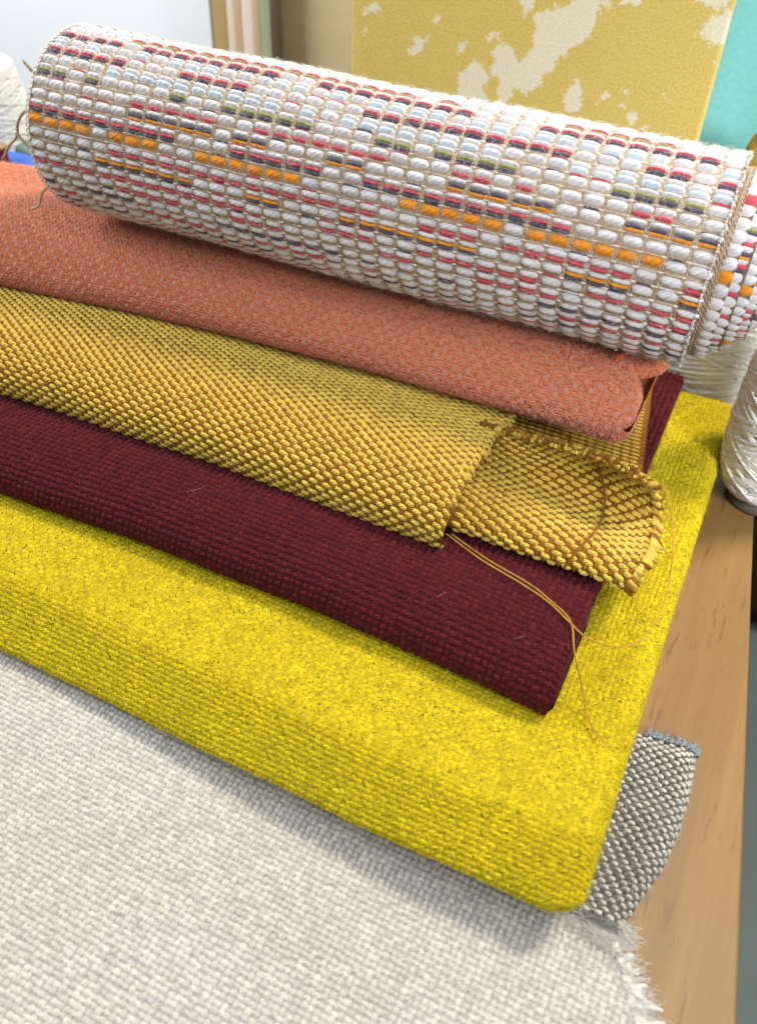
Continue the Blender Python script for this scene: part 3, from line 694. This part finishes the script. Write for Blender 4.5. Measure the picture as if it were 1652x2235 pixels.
# the layer folded inside shows at the open end
core = Fold([(0.08, 0.094), (0.055, 0.0965), (0.034, 0.0968), (0.018, 0.0945), (0.006, 0.0895), (0.000, 0.0840), (0.001, 0.0775), (0.010, 0.0735), (0.03, 0.0730), (0.06, 0.0730)],
            cor.yf, -0.0560, 0.008, 0.085, 0.05, 0.003, (0.0006, 37, 0.05))
V, F = core.sheet(-0.30, 0.004, 0.002)
mesh('inner_layer', V, F[:, ::-1], bpy.data.materials['coral_backing'], t_cor)
y_cor = [yarn('coral_yarn', (0.63, 0.228, 0.125), (0.53, 0.170, 0.088), amt=0.5, bump=0.6, var=0.2, sheen=0.35),
         yarn('dusty_pink_yarn', (0.53, 0.25, 0.185), (0.47, 0.20, 0.14), amt=0.5, bump=0.6, var=0.14, sheen=0.4)]
pu, pv = 0.0039, 0.0041
i, j, u, v = lattice(-0.60, cor.umax - 0.001, 0.0, cor.L - 0.05, pu, pv, 0.05); k = seen(cor, u, v); i, j, u, v = i[k], j[k], u[k], v[k]
dot = (i + j) % 2 == 0
ud, vd = u[dot], v[dot]; near = nearest(cor.f(ud, vd), 300); rest = np.setdiff1d(np.arange(len(ud)), near)
weave('woven_yarn', t_cor, cor, [y_cor[1]], ud[rest], vd[rest], 1.57 + rng.normal(0, 0.12, len(rest)), 0.0034 * rng.uniform(0.9, 1.1, len(rest)), 0.0029, 0.00105, 0.0001, 0, T_MID)
for q in near: float_part('yarn_float', t_cor, cor, ud[q], vd[q], 1.57 + random.gauss(0, 0.12), [(0, 0.0034, 0.0029, 0.00105, 0.0001, 0)], [y_cor[1]])
# ground: short horizontal stitches in staggered lines, with a small upright one crossing now and then
i, j, u, v = lattice(-0.60, cor.umax - 0.001, 0.0, cor.L - 0.05, 0.0023, 0.00150, 0.12); u = u + 0.00115 * (j % 2); k = seen(cor, u, v) & (u < cor.umax); u, v = u[k], v[k]; n = len(u)
up = rng.random(n) < 0.30
weave('ground_yarn', t_cor, cor, [y_cor[0]], u, v, np.where(up, 1.5, 0.10) + rng.normal(0, 0.16, n), np.where(up, 0.0019, 0.0029) * rng.uniform(0.85, 1.15, n), 0.00135 * rng.uniform(0.85, 1.1, n), 0.00085 * rng.uniform(0.7, 1.3, n), 0, 0, T_LO)
fuzz('loose_fibre', t_cor, cor, fibre_mat('coral_fibre', (0.66, 0.27, 0.15)), -0.52, cor.umax, 0, cor.L - 0.05, 12000, 0.0042, 0.0010, 0.00005)
V, F, loc = twisted([(-0.0618, 0.2290, 0.1052), (-0.0590, 0.2306, 0.1080), (-0.0563, 0.2312, 0.1098), (-0.0536, 0.2316, 0.1112)], 40, 0.0005, 0.0006, 260)
mesh('thread_end', V, F, yarn('red_orange_thread', (0.85, 0.13, 0.03)), t_cor, attrs={'loc': loc, 'tint': np.zeros(len(V))})

# ------------------------------------------------------------------ flecked white roll
RA, RB, RR = np.array((-0.388, 0.2425, 0.1608)), np.array((-0.0300, 0.2505, 0.1552)), 0.0470
roll = Cyl(RA, RB, RR, (0.0006, 43, 0.12))
t_rol = thing('fabric_roll', (-0.21, 0.247, 0.108), 'rolled white tweed cloth flecked with red, navy, orange and pale blue, on top', 'fabric roll')
c_beige = cloth_mat('beige_ground', (0.44, 0.33, 0.22), (0.36, 0.26, 0.165))
def ring(name, cyl, u0, u1, mat, th=0.002):
    nu, nv = max(2, int((u1 - u0) / 0.006)), 96
    vv = np.linspace(-math.pi, math.pi, nv) * cyl.r
    U, V_ = np.meshgrid(np.linspace(u0, u1, nu), vv, indexing='ij')
    A = cyl.f(U.ravel(), V_.ravel()); _, _, Nn = cyl.frame(U.ravel(), V_.ravel()); B = A - Nn * th
    m_ = nu * nv; e = [[j, j + 1, j + 1 + m_, j + m_] for j in range(nv - 1)] + [[m_ - nv + j, m_ - nv + j + 1, 2 * m_ - nv + j + 1, 2 * m_ - nv + j] for j in range(nv - 1)]
    return mesh(name, np.concatenate([A, B]), np.concatenate([grid_faces(nu, nv)[:, ::-1], grid_faces(nu, nv, m_), np.array(e)]), mat, t_rol)
ring('outer_layer', roll, 0.0, roll.len, c_beige)
YC = {}
for nm, c, c2 in (('white', (0.63, 0.595, 0.60), (0.52, 0.485, 0.49)), ('red', (0.53, 0.085, 0.105), (0.43, 0.06, 0.075)), ('navy', (0.10, 0.088, 0.12), (0.065, 0.058, 0.08)),
                  ('orange', (0.70, 0.26, 0.022), (0.56, 0.18, 0.015)), ('blue', (0.54, 0.61, 0.66), (0.44, 0.51, 0.56)), ('olive', (0.30, 0.30, 0.10), (0.22, 0.22, 0.07)), ('green', (0.60, 0.62, 0.44), (0.50, 0.52, 0.36))):
    YC[nm] = yarn(nm + '_wool', c, c2, amt=0.35, streak=(120, 1100), twist=(0.75, 420), bump=0.5, var=0.14, sheen=0.3)
CN = list(YC); CM = [YC[k] for k in CN]
y_warp = yarn('beige_warp', (0.47, 0.355, 0.24), (0.37, 0.27, 0.17), bump=0.5, var=0.2); y_pick = yarn('cream_pick', (0.78, 0.70, 0.58), (0.66, 0.57, 0.45), bump=0.4)
NROW = 46; PU = roll.len / round(roll.len / 0.0102)
PV = 2 * math.pi * RR / NROW
# colour of each row, from the top towards the viewer: plies added below the white one, and how often they show
ROWS = {-6: (('red',), 0.62), -5: (('red',), 0.72), -4: (('green',), 0.62), -3: (('red',), 0.47), -2: (('green',), 0.82), -1: (('blue',), 0.37), 0: (('red', 'olive'), 0.62), 1: (('red', 'navy'), 0.85), 2: (('blue',), 0.82), 3: (('red', 'navy'), 0.84),
        4: (('blue',), 0.62), 5: (('olive', 'navy'), 0.77), 6: (('red',), 0.67), 7: (('navy', 'orange'), 0.67), 8: (('red', 'navy'), 0.84), 9: (('orange!',), 0.62), 10: (('red',), 0.67), 11: (('orange', 'navy'), 0.62),
        12: (('red',), 0.77), 13: (('red',), 0.77), 14: (('navy',), 0.72), 15: (('red',), 0.72), 16: (('navy',), 0.82), 17: (('red',), 0.62), 18: (('navy',), 0.82), 19: (('navy',), 0.72), 20: (('red', 'navy'), 0.62), 21: (('navy',), 0.72)}
FL_L = 0.0099
def cell(kind):
    """pieces of one float: white ply above, coloured plies below; (dy, L, W, H, lift, colour)"""
    Wc = PV
    if kind == (): return [(-Wc * 0.04, FL_L, Wc * 0.76, 0.0025, 0, 0)]
    if kind == ('orange!',): return [(-Wc * 0.03, FL_L, Wc * 0.80, 0.0025, 0, CN.index('orange'))]
    if kind in (('blue',), ('green',)): return [(-Wc * 0.24, FL_L, Wc * 0.50, 0.0023, 0, 0), (Wc * 0.18, FL_L, Wc * 0.54, 0.0025, 0, CN.index(kind[0]))]
    if len(kind) == 1: return [(-Wc * 0.18, FL_L, Wc * 0.62, 0.0023, 0, 0), (Wc * 0.26, FL_L * 0.94, Wc * 0.38, 0.0021, 0, CN.index(kind[0]))]
    return [(-Wc * 0.30, FL_L, Wc * 0.44, 0.0022, 0, 0), (Wc * 0.04, FL_L, Wc * 0.35, 0.0024, 0, CN.index(kind[0])), (Wc * 0.31, FL_L * 0.95, Wc * 0.34, 0.0021, 0, CN.index(kind[1]))]
def fill_cells(cyl, ncol, u0, shift=0, rows=range(-12, 27)):
    out = []
    for r in rows:
        col, p = ROWS.get(r, ((), 0))
        on, left = random.random() < p, random.randint(2, 6)
        for c in range(ncol):
            if left <= 0:
                on = not on if random.random() < 0.85 else on
                left = random.randint(2, 8) if on else random.randint(1, 3 + int(5 * (1 - p)))
            left -= 1
            k = col if on and random.random() < 0.93 else ()
            out.append((u0 + (c + 0.5) * PU + random.gauss(0, 0.00035), (r + 0.3) * cyl.r * 2 * math.pi / NROW + random.gauss(0, 0.0002), k))
    return out
def place_cells(cells, cyl, parts=0, label='woven_yarn', hs=1.0, ws=1.0):
    u = np.array([c[0] for c in cells]); v = np.array([c[1] for c in cells]); k = seen(cyl, u, v, 200, -0.25)
    cells = [c for c, q in zip(cells, k) if q]; u, v = u[k], v[k]
    P = cyl.f(u, v); near = set(nearest(P, parts).tolist()) if parts else set()
    U, V_, Lq, Wq, Hq, Mq = [], [], [], [], [], []
    for q, (uu, vv, kd) in enumerate(cells):
        pc = cell(kd); s = random.uniform(0.94, 1.06)
        if q in near: float_part('yarn_float', t_rol, cyl, uu, vv, 0.03, pc, CM); continue
        for dy, l, w, h, lf, mi in pc: U.append(uu); V_.append(vv + dy); Lq.append(l * s); Wq.append(w * ws); Hq.append(h * s * hs); Mq.append(mi)
    U, V_ = np.array(U), np.array(V_)
    weave(label, t_rol, cyl, CM, U, V_, 0.03, np.array(Lq), np.array(Wq), np.array(Hq), 0, np.array(Mq), T_HI)
NC = int(round(roll.len / PU))
off = roll.len - NC * PU
place_cells(fill_cells(roll, NC, off + 0.0003), roll, 300)
# warp bars between the floats and the thin cream picks that cross them
i, j, u, v = lattice(0, (NC + 1) * PU, -12 * PV, 27 * PV, PU, PV / 1, 0.0); u = u - PU / 2 + off; v = v - PV * 0.2
uu = np.concatenate([u - 0.0006, u + 0.0006]); vv = np.concatenate([v, v]); k = seen(roll, uu, vv, 200, -0.3) & (uu > 0.0005) & (uu < roll.len)
weave('warp_yarn', t_rol, roll, [y_warp], uu[k], vv[k], 1.57 + rng.normal(0, 0.05, k.sum()), PV * 1.05, 0.00120, 0.00065, 0.0, 0, T_LO)
k = seen(roll, u, v, 200, -0.3) & (u > 0.0008) & (u + PU / 2 < roll.len)
u2, v2 = u[k], v[k] - PV * 0.5
weave('pick_yarn', t_rol, roll, [y_pick], u2 + rng.normal(0, 0.0003, len(u2)), v2, 0.03, 0.0030, 0.0008, 0.0011, 0.0002, 0, T_LO)
weave('pick_yarn', t_rol, roll, [y_warp, YC['red'], YC['navy'], YC['white']], u2 + PU / 2, v2 + 0.0002, 0.03, PU * 0.95, 0.0012, 0.0011, 0, rng.choice(4, len(u2), p=[0.62, 0.16, 0.08, 0.14]), T_LO)
fuzz('loose_fibre', t_rol, roll, fibre_mat('white_fibre', (0.80, 0.76, 0.72)), 0, roll.len, -8 * PV, 27 * PV, 15000, 0.0040, 0.0013, 0.00005)
# inner turns slide out at the right end, each a little further
def turn(r, ext, kind):
    d = RR - r; c = Cyl(RA + np.array([0, 0.000, 0]), RB, r); e = roll.len + ext
    ring('inner_layer', c, roll.len - 0.06, e, c_beige)
    pv = c.r * 2 * math.pi / NROW
    if kind == 'selvedge':
        i, j, u, v = lattice(roll.len - 0.004, e - 0.004, -12 * pv, 27 * pv, 0.0011, 0.0026, 0.03); v = v + np.where(i % 2 == 0, 0, 0.0013); k = seen(c, u, v, 250, -0.3)
        weave('selvedge_yarn', t_rol, c, [y_warp], u[k], v[k], np.where(i[k] % 2 == 0, 1.25, 1.9), 0.0030, 0.0011, 0.0009, 0.0, 0, T_LO)
        cells = [(e - 0.003, q[1], q[2]) for q in fill_cells(c, 1, 0)]
        for q in range(len(cells)):
            if random.random() < 0.06: cells[q] = (cells[q][0], cells[q][1], ('orange!',))
        U = np.array([q[0] for q in cells]); V2 = np.array([q[1] for q in cells]); mi = np.array([CN.index('orange') if q[2] == ('orange!',) else CN.index(q[2][0]) if q[2] and random.random() < 0.15 else 0 for q in cells]); k = seen(c, U, V2, 250, -0.3)
        weave('woven_yarn', t_rol, c, CM, U[k], V2[k], 0.0, 0.0065, pv * 1.06, 0.0012, 0, mi[k], T_MID)
    else:
        place_cells(fill_cells(c, 1, e - PU), c, 0, 'woven_yarn', 0.4, 1.15)
turn(RR - 0.0046, 0.0085, 'selvedge')
turn(RR - 0.0085, 0.0135, 'floats')
turn(RR - 0.0125, 0.0180, 'selvedge')
turn(RR - 0.0165, 0.0225, 'floats')
turn(RR - 0.0210, 0.0250, 'selvedge')
# cut ends along the outer turn and loose warp threads at the far left
n = 150; v_ = np.linspace(-8 * PV, 23 * PV, n); B0 = roll.f(np.full(n, roll.len - 0.001), v_); tu, tv, Nn = roll.frame(np.full(n, roll.len - 0.001), v_)
w = rng.normal(0, 0.4, (n, 3))
V, F, loc = tubes(np.stack([B0 + Nn * 0.001 + (tu * 0.2 + w) * 0.0012 * q + Nn * 0.0008 * math.sin(q * 3) for q in np.linspace(0, 1, 5)], 1), 0.00055 * np.array([1, 1.1, 1.1, 0.9, 0.3]), 5)
mesh('cut_end', V, F, [YC['white'], y_warp], t_rol, np.repeat((rng.random(n) < 0.2).astype(int), 20), {'loc': loc, 'tint': np.repeat(rng.random(n), 25)}, kind='stuff')
n = 60; v_ = np.linspace(-6 * PV, 20 * PV, n); C = []
for q in np.linspace(0, 1, 7):
    a_ = q * math.pi; uu = 0.002 - 0.0035 * math.sin(a_) * rng.uniform(0.8, 1.2, n) if False else np.full(n, 0.0015 - 0.0022 * math.sin(a_))
    vq = v_ + (q - 0.5) * 0.0032; P0 = roll.f(uu, vq); _, _, Nn = roll.frame(uu, vq); C.append(P0 + Nn * 0.0012)
V, F, loc = tubes(np.stack(C, 1), 0.00042, 5); mesh('edge_loop', V, F, y_pick, t_rol, attrs={'loc': loc, 'tint': np.repeat(rng.random(n), 35)}, kind='stuff')

# loose gold threads pulled from the mustard cloth
thr = yarn('gold_thread', (0.58, 0.34, 0.05), (0.46, 0.25, 0.03))
for pts in ([(-0.106, 0.1275, 0.0515), (-0.085, 0.1165, 0.0542), (-0.062, 0.1085, 0.0560), (-0.048, 0.1040, 0.0552), (-0.037, 0.0970, 0.0556), (-0.027, 0.096, 0.0510), (-0.012, 0.104, 0.0460), (-0.004, 0.122, 0.0460), (-0.004, 0.148, 0.0510), (-0.0085, 0.169, 0.0575), (-0.015, 0.192, 0.0580), (-0.020, 0.205, 0.0570)],
            [(-0.104, 0.1285, 0.0515), (-0.082, 0.1180, 0.0540), (-0.060, 0.1105, 0.0558), (-0.049, 0.1060, 0.0552), (-0.037, 0.0975, 0.0560), (-0.031, 0.0855, 0.0520), (-0.024, 0.0800, 0.0400), (-0.017, 0.0705, 0.0325), (-0.008, 0.0615, 0.0335)]):
    V, F, loc = twisted(pts, 420, 0.00020, 0.00024, 420)
    mesh('loose_thread', V, F, thr, t_mus, attrs={'loc': loc, 'tint': np.zeros(len(V))})
# loose warp threads at the far left of the roll
for pts in ([(-0.389, 0.207, 0.172), (-0.396, 0.206, 0.174), (-0.405, 0.207, 0.166), (-0.409, 0.208, 0.158), (-0.419, 0.210, 0.150), (-0.428, 0.211, 0.140)],
            [(-0.390, 0.204, 0.150), (-0.399, 0.205, 0.155), (-0.408, 0.207, 0.160)], [(-0.390, 0.207, 0.135), (-0.399, 0.208, 0.128), (-0.408, 0.211, 0.117), (-0.416, 0.213, 0.113)],
            [(-0.389, 0.215, 0.185), (-0.393, 0.214, 0.192), (-0.398, 0.214, 0.197)]):
    V, F, loc = twisted(pts, 200, 0.00045, 0.0005, 240)
    mesh('loose_thread', V, F, y_warp, t_rol, attrs={'loc': loc, 'tint': np.zeros(len(V))})

# ------------------------------------------------------------------ yarn cones
def cone(label, c, prof, nstr, col, base=None, group=None, tilt=0.0):
    t = thing('yarn_cone', c, label, 'yarn', group)
    V, F = lathe(c, [(r - 0.0005, z) for r, z in prof]); mesh('core', V, F, cloth_mat('cone_core', col, tuple(x * 0.9 for x in col)), t)
    pz = np.array([z for r, z in prof]); pr = np.array([r for r, z in prof])
    s = np.concatenate([[0], np.cumsum(np.hypot(np.diff(pz), np.diff(pr)))]); C = []
    for k in range(nstr):
        a0 = rng.uniform(0, 6.283); d = rng.choice([-1, 1]); q = np.linspace(0, 1, 64); turns = rng.uniform(1.5, 2.4)
        ss = s[-1] * (0.02 + 0.96 * q); a = a0 + d * turns * 6.283 * q + 0.2 * np.sin(q * 9 + a0)
        r = np.interp(ss, s, pr) + rng.uniform(-0.0008, 0.0009); z = np.interp(ss, s, pz)
        C.append(np.stack([c[0] + r * np.cos(a), c[1] + r * np.sin(a), c[2] + z], 1))
    V, F, loc = tubes(np.stack(C), 0.0014, 5)
    mesh('wound_yarn', V, F, yarn('cone_yarn_%d' % nstr, col, tuple(x * 0.9 for x in col), bump=0.3), t, attrs={'loc': loc, 'tint': np.repeat(rng.random(nstr), 320)}, kind='stuff')
    if base:
        V, F = lathe((c[0], c[1], 0.0), base); m, N, L, P = new_mat('shadow_brown'); P.inputs['Base Color'].default_value = (0.11, 0.09, 0.07, 1); P.inputs['Roughness'].default_value = 0.5  # dark foot stands in for the contact shadow under the cone
        mesh('base', V, F, m, t)
    return t
cone('white yarn cone standing close beside the right edge of the bright yellow cloth', (0.029, 0.294, 0.0085), [(0.013, 0.0), (0.019, 0.002), (0.024, 0.008), (0.0265, 0.018), (0.0275, 0.035), (0.028, 0.055), (0.0275, 0.080), (0.024, 0.12), (0.019, 0.17)], 150, (0.86, 0.84, 0.80), [(0.017, 0.0), (0.0175, 0.002), (0.0165, 0.006), (0.012, 0.0085)], 'white yarn cones')
cone('squat cream white yarn cone behind the right end of the flecked roll', (-0.022, 0.405, 0.0), [(0.030, 0.0), (0.042, 0.004), (0.047, 0.02), (0.047, 0.06), (0.042, 0.10), (0.032, 0.122), (0.012, 0.126)], 150, (0.86, 0.83, 0.77), None, 'white yarn cones')
cone('white yarn cone far off at the left edge, beyond the roll', (-0.725, 0.47, 0.0), [(0.022, 0.0), (0.036, 0.004), (0.042, 0.02), (0.041, 0.06), (0.036, 0.088), (0.020, 0.097), (0.008, 0.098)], 110, (0.80, 0.80, 0.77), None, 'white yarn cones')

# ------------------------------------------------------------------ things at the far left
def soft_box(name, x0, x1, y0, y1, z0, z1, r, mat, parent=None, rp=0.0):
    V, F = box(x0, x1, y0, y1, z0, z1, r)
    return mesh(name, V, F, mat, parent)
t = thing('blue_cloth', (-0.65, 0.42, 0.0), 'bright blue folded cloth behind the coral one at the left', 'fabric')
for k in range(3):
    V, F = box(-0.74, -0.606 + 0.004 * k, 0.388, 0.44, 0.0105 * k, 0.0105 * k + 0.0100, 0.0045)
    mesh('folded_layer', V, F, cloth_mat('royal_blue_cloth', (0.05, 0.13, 0.50), (0.08, 0.18, 0.58)) if k == 0 else bpy.data.materials['royal_blue_cloth'], t)
t = thing('thread_spool', (-0.648, 0.41, 0.031), 'small dark red thread spool lying on the blue cloth', 'spool')
V, F = lathe((-0.652, 0.412, 0.0312), [(0.0075, 0.0), (0.0080, 0.001), (0.0070, 0.002), (0.0072, 0.011), (0.0080, 0.012), (0.0075, 0.013)], 24); mesh('thread', V, F, cloth_mat('maroon_thread', (0.16, 0.02, 0.04), (0.22, 0.03, 0.05)), t)
V, F = lathe((-0.652, 0.412, 0.0442), [(0.0080, 0.0), (0.0080, 0.0012), (0.002, 0.0013)], 24); mesh('rim', V, F, fibre_mat('spool_wood', (0.35, 0.22, 0.12)), t)
t = thing('green_cloth', (-0.69, 0.50, 0.0), 'grey green folded cloth under the white yarn cone at the left', 'fabric')
for k in range(2):
    V, F = box(-0.70, -0.600, 0.455 + 0.004 * k, 0.53, 0.013 * k, 0.013 * k + 0.0125, 0.005)
    mesh('folded_layer', V, F, cloth_mat('sage_wool', (0.18, 0.25, 0.22), (0.24, 0.31, 0.27)) if k == 0 else bpy.data.materials['sage_wool'], t)

# ------------------------------------------------------------------ boards standing behind
POLY = [[(-196, 196), (-185, 201), (-174, 204), (-169, 216), (-151, 218), (-155, 208), (-155, 201), (-160, 187), (-172, 178), (-179, 167), (-186, 156), (-195, 147), (-202, 147), (-206, 153), (-203, 166), (-196, 178), (-195, 187)], [(-221, 176), (-210, 175), (-207, 168), (-203, 166), (-203, 153), (-206, 145), (-212, 137), (-218, 133), (-217, 150), (-223, 158), (-223, 168)], [(-235, 163), (-229, 160), (-225, 155), (-227, 147), (-224, 135), (-248, 138), (-246, 152), (-240, 159)], [(-230, 176), (-226, 181), (-219, 183), (-218, 178), (-223, 179), (-228, 174)], [(-288, 163), (-279, 172), (-272, 172), (-274, 166), (-279, 160), (-288, 160)], [(-250, 165), (-248, 172), (-241, 173), (-245, 169), (-249, 164)], [(-322, 183), (-316, 188), (-309, 188), (-309, 184), (-316, 183), (-322, 180)], [(-271, 184), (-267, 188), (-264, 184), (-269, 182)], [(-323, 170), (-319, 172), (-320, 168)], [(-169, 148), (-163, 163), (-158, 159), (-155, 145), (-162, 139), (-167, 141)], [(-145, 153), (-141, 157), (-138, 154), (-140, 150), (-144, 150)], [(-132, 150), (-128, 152), (-125, 149)], [(-131, 158), (-127, 160), (-126, 157)], [(-125, 144), (-119, 148), (-116, 144), (-120, 139)], [(-112, 138), (-107, 140), (-109, 134)], [(-91, 200), (-84, 210), (-78, 215), (-74, 206), (-73, 195), (-83, 194), (-91, 197)], [(-98, 216), (-94, 223), (-77, 225), (-78, 215), (-86, 214), (-95, 215)], [(-207, 203), (-204, 209), (-196, 209), (-199, 200), (-202, 196), (-205, 192)], [(-155, 208), (-149, 210), (-148, 204)], [(-143, 211), (-139, 215), (-129, 214), (-134, 209), (-142, 208)], [(-107, 162), (-103, 161), (-98, 158), (-100, 158)], [(-79, 186), (-76, 186), (-77, 183)]]
def inside(px, pz, poly):
    r = np.zeros(px.shape, bool); n = len(poly)
    for k in range(n):
        (x1, z1), (x2, z2) = poly[k], poly[(k + 1) % n]
        c_ = ((z1 > pz) != (z2 > pz)); r ^= c_ & (px < (x2 - x1) * (pz - z1) / (z2 - z1 + 1e-9) + x1)
    return r
t = thing('gold_board', (-0.205, 0.48, 0.0), 'mustard gold fabric covered board with ragged cream blotches, standing behind the roll', 'fabric board')
X0, X1, Z1, YB = -0.333, -0.075, 0.36, 0.47
nx, nz = 259, 340
xs, zs = np.linspace(X0, X1, nx), np.linspace(0.0, Z1, nz)
Xg, Zg = np.meshgrid(xs, zs, indexing='ij')
ex = np.clip(1 - np.minimum(Xg - X0, X1 - Xg) / 0.003, 0, 1); ez = np.clip(1 - (Z1 - Zg) / 0.003, 0, 1)
Yg = YB + 0.004 * (1 - np.sqrt(np.clip(1 - np.maximum(ex, ez) ** 2, 0, 1))) + 0.0012 * (Xg + 0.2)
wv_ = ((np.round(Xg * 1000).astype(int) + 2 * np.round(Zg * 1000).astype(int)) % 4 == 0) * 0.00025
jx = Xg * 1000 + 1.6 * ripple(Xg, Zg, 71, 0.010) + rng.normal(0, 0.7, Xg.shape); jz = Zg * 1000 + 1.6 * ripple(Xg, Zg, 72, 0.010) + rng.normal(0, 0.7, Xg.shape)
cream = np.zeros(Xg.shape, bool)
for p in POLY: cream |= inside(jx, jz, p)
# the pattern goes on where the roll hides it
for k in range(26):
    cx, cz = rng.uniform(X0, X1) * 1000, rng.choice([rng.uniform(10, 115), rng.uniform(235, 350)]); a_, b_ = rng.uniform(3, 16), rng.uniform(4, 24)
    cream |= (((jx - cx) / a_) ** 2 + ((jz - cz + 0.6 * (jx - cx)) / b_) ** 2) < 1
V = np.stack([Xg, Yg - wv_, Zg], -1).reshape(-1, 3)
m, N, L, P = new_mat('gold_jacquard')
at = N.new('ShaderNodeAttribute'); at.attribute_name = 'cream'
tc = N.new('ShaderNodeTexCoord'); n1 = noise(N, L, tc.outputs['Object'], 700.0, 2.0, 0.6)
g = mixc(N, L, ramp(N, L, n1, 0.35, 0.65), (0.50, 0.365, 0.065), (0.64, 0.49, 0.14)); c_ = mixc(N, L, ramp(N, L, n1, 0.35, 0.65), (0.62, 0.56, 0.38), (0.72, 0.67, 0.50))
L.new(mixc(N, L, at.outputs['Fac'], g, c_), P.inputs['Base Color']); P.inputs['Roughness'].default_value = 0.75; P.inputs['Sheen Weight'].default_value = 0.2
b = N.new('ShaderNodeBump'); b.inputs['Strength'].default_value = 0.4; b.inputs['Distance'].default_value = 0.0005; L.new(n1, b.inputs['Height']); L.new(b.outputs[0], P.inputs['Normal'])
mesh('fabric_cover', V, grid_faces(nx, nz), m, t, attrs={'cream': cream.ravel().astype(float)})
V, F = box(X0 + 0.0008, X1 - 0.0008, YB + 0.0044, YB + 0.018, 0.0, Z1 - 0.0008, 0.002); mesh('board', V, F, cloth_mat('gold_side', (0.60, 0.47, 0.13), (0.66, 0.53, 0.18)), t)

t = thing('striped_board', (-0.52, 0.62, -0.001), 'narrow board covered in brown, cream and sage vertical stripes, standing against the plywood', 'fabric board')
xa, xb = -0.553, -0.487
edges = [0, .05, .29, .41, .54, .72, .83, 1.0]; cols = [(0.25, 0.21, 0.16), (0.46, 0.32, 0.13), (0.76, 0.64, 0.50), (0.58, 0.42, 0.26), (0.80, 0.67, 0.56), (0.58, 0.42, 0.27), (0.38, 0.42, 0.24)]  # first dark stripe is the shade of the board side, put into colour
V, F = box(xa, xb, 0.612, 0.630, 0.0, 0.40, 0.002); mesh('board', V, F, cloth_mat('board_edge', (0.16, 0.13, 0.10), (0.20, 0.16, 0.12)), t)
for k in range(7):
    V, F = box(xa + (xb - xa) * edges[k], xa + (xb - xa) * edges[k + 1] - 0.0002, 0.6100 - 0.0004 * (k % 2), 0.6118, 0.0, 0.3995, 0.0004); mesh('stripe', V, F, cloth_mat('stripe_%d' % k, cols[k], tuple(x * 0.9 for x in cols[k]), 500), t)
t = thing('plywood_panel', (-0.40, 0.655, 0.0), 'plain light plywood panel with a slanting grain, behind the gold board', 'panel')
ply = wood('plywood', (0.80, 0.66, 0.42), (0.68, 0.53, 0.30), (0.70, 0.54, 0.32), along=0, sc=(22, 6), fleck=0.3, rot=0.0, gloss=0.6)
V, F = box(-0.535, -0.22, 0.640, 0.658, -0.10, 0.42, 0.001)
mesh('panel', V, F, ply, t)
t = thing('turquoise_cloth', (0.03, 0.60, 0.0), 'turquoise cloth hanging in soft folds beyond the gold board', 'fabric')
Xg, Zg = np.meshgrid(np.linspace(-0.20, 0.20, 160), np.linspace(-0.06, 0.42, 60), indexing='ij')
Yg = 0.605 + 0.006 * np.sin(Xg * 95 + 0.8) * (0.6 + 0.6 * Zg) + 0.004 * np.sin(Xg * 41 + 2)
V = np.stack([Xg, Yg, Zg], -1).reshape(-1, 3); V2 = V.copy(); V2[:, 1] += 0.0015; nb = len(V)
top = [[k * 60 + 59, (k + 1) * 60 + 59, (k + 1) * 60 + 59 + nb, k * 60 + 59 + nb] for k in range(159)]
mesh('sheet', np.concatenate([V, V2]), np.concatenate([grid_faces(160, 60), grid_faces(160, 60, nb)[:, ::-1], np.array(top)]), cloth_mat('turquoise', (0.23, 0.60, 0.60), (0.27, 0.66, 0.65), 300), t)
t = thing('ochre_roll', (-0.012, 0.505, 0.0), 'ochre cloth roll standing upright in front of the turquoise cloth', 'fabric roll')
V, F = lathe((-0.012, 0.505, 0.0), [(0.034, 0.0), (0.035, 0.004), (0.035, 0.122), (0.032, 0.134), (0.024, 0.140), (0.010, 0.1405)], 40); mesh('rolled_cloth', V, F, cloth_mat('ochre_wool', (0.42, 0.25, 0.03), (0.50, 0.31, 0.05)), t)
C = [(-0.012 + (0.006 + 0.0022 * a_) * math.cos(a_), 0.505 + (0.006 + 0.0022 * a_) * math.sin(a_), 0.1408) for a_ in np.linspace(0, 11.5, 90)]
V, F, loc = tubes(np.array([C]), 0.0010, 5); mesh('spiral_edge', V, F, bpy.data.materials['ochre_wool'], t)

t = thing('dark_filler', (0.40, 1.15, -0.74), 'dark brown box added to darken the strip beyond the right edge of the table', 'filler box')  # made-up box, put here to darken the brightly lit floor beyond the table
V, F = box(-0.05, 0.80, 0.95, 1.40, -0.70, -0.16, 0.004); mesh('body', V, F, wood('dark_wood', (0.055, 0.032, 0.018), (0.035, 0.02, 0.012), (0.02, 0.012, 0.008), gloss=0.6), t)
V, F = box(-0.065, 0.815, 0.935, 1.415, -0.16, -0.135, 0.003); mesh('top', V, F, bpy.data.materials['dark_wood'], t)
V, F = box(-0.03, 0.78, 0.97, 1.38, -0.74, -0.70); mesh('plinth', V, F, bpy.data.materials['dark_wood'], t)
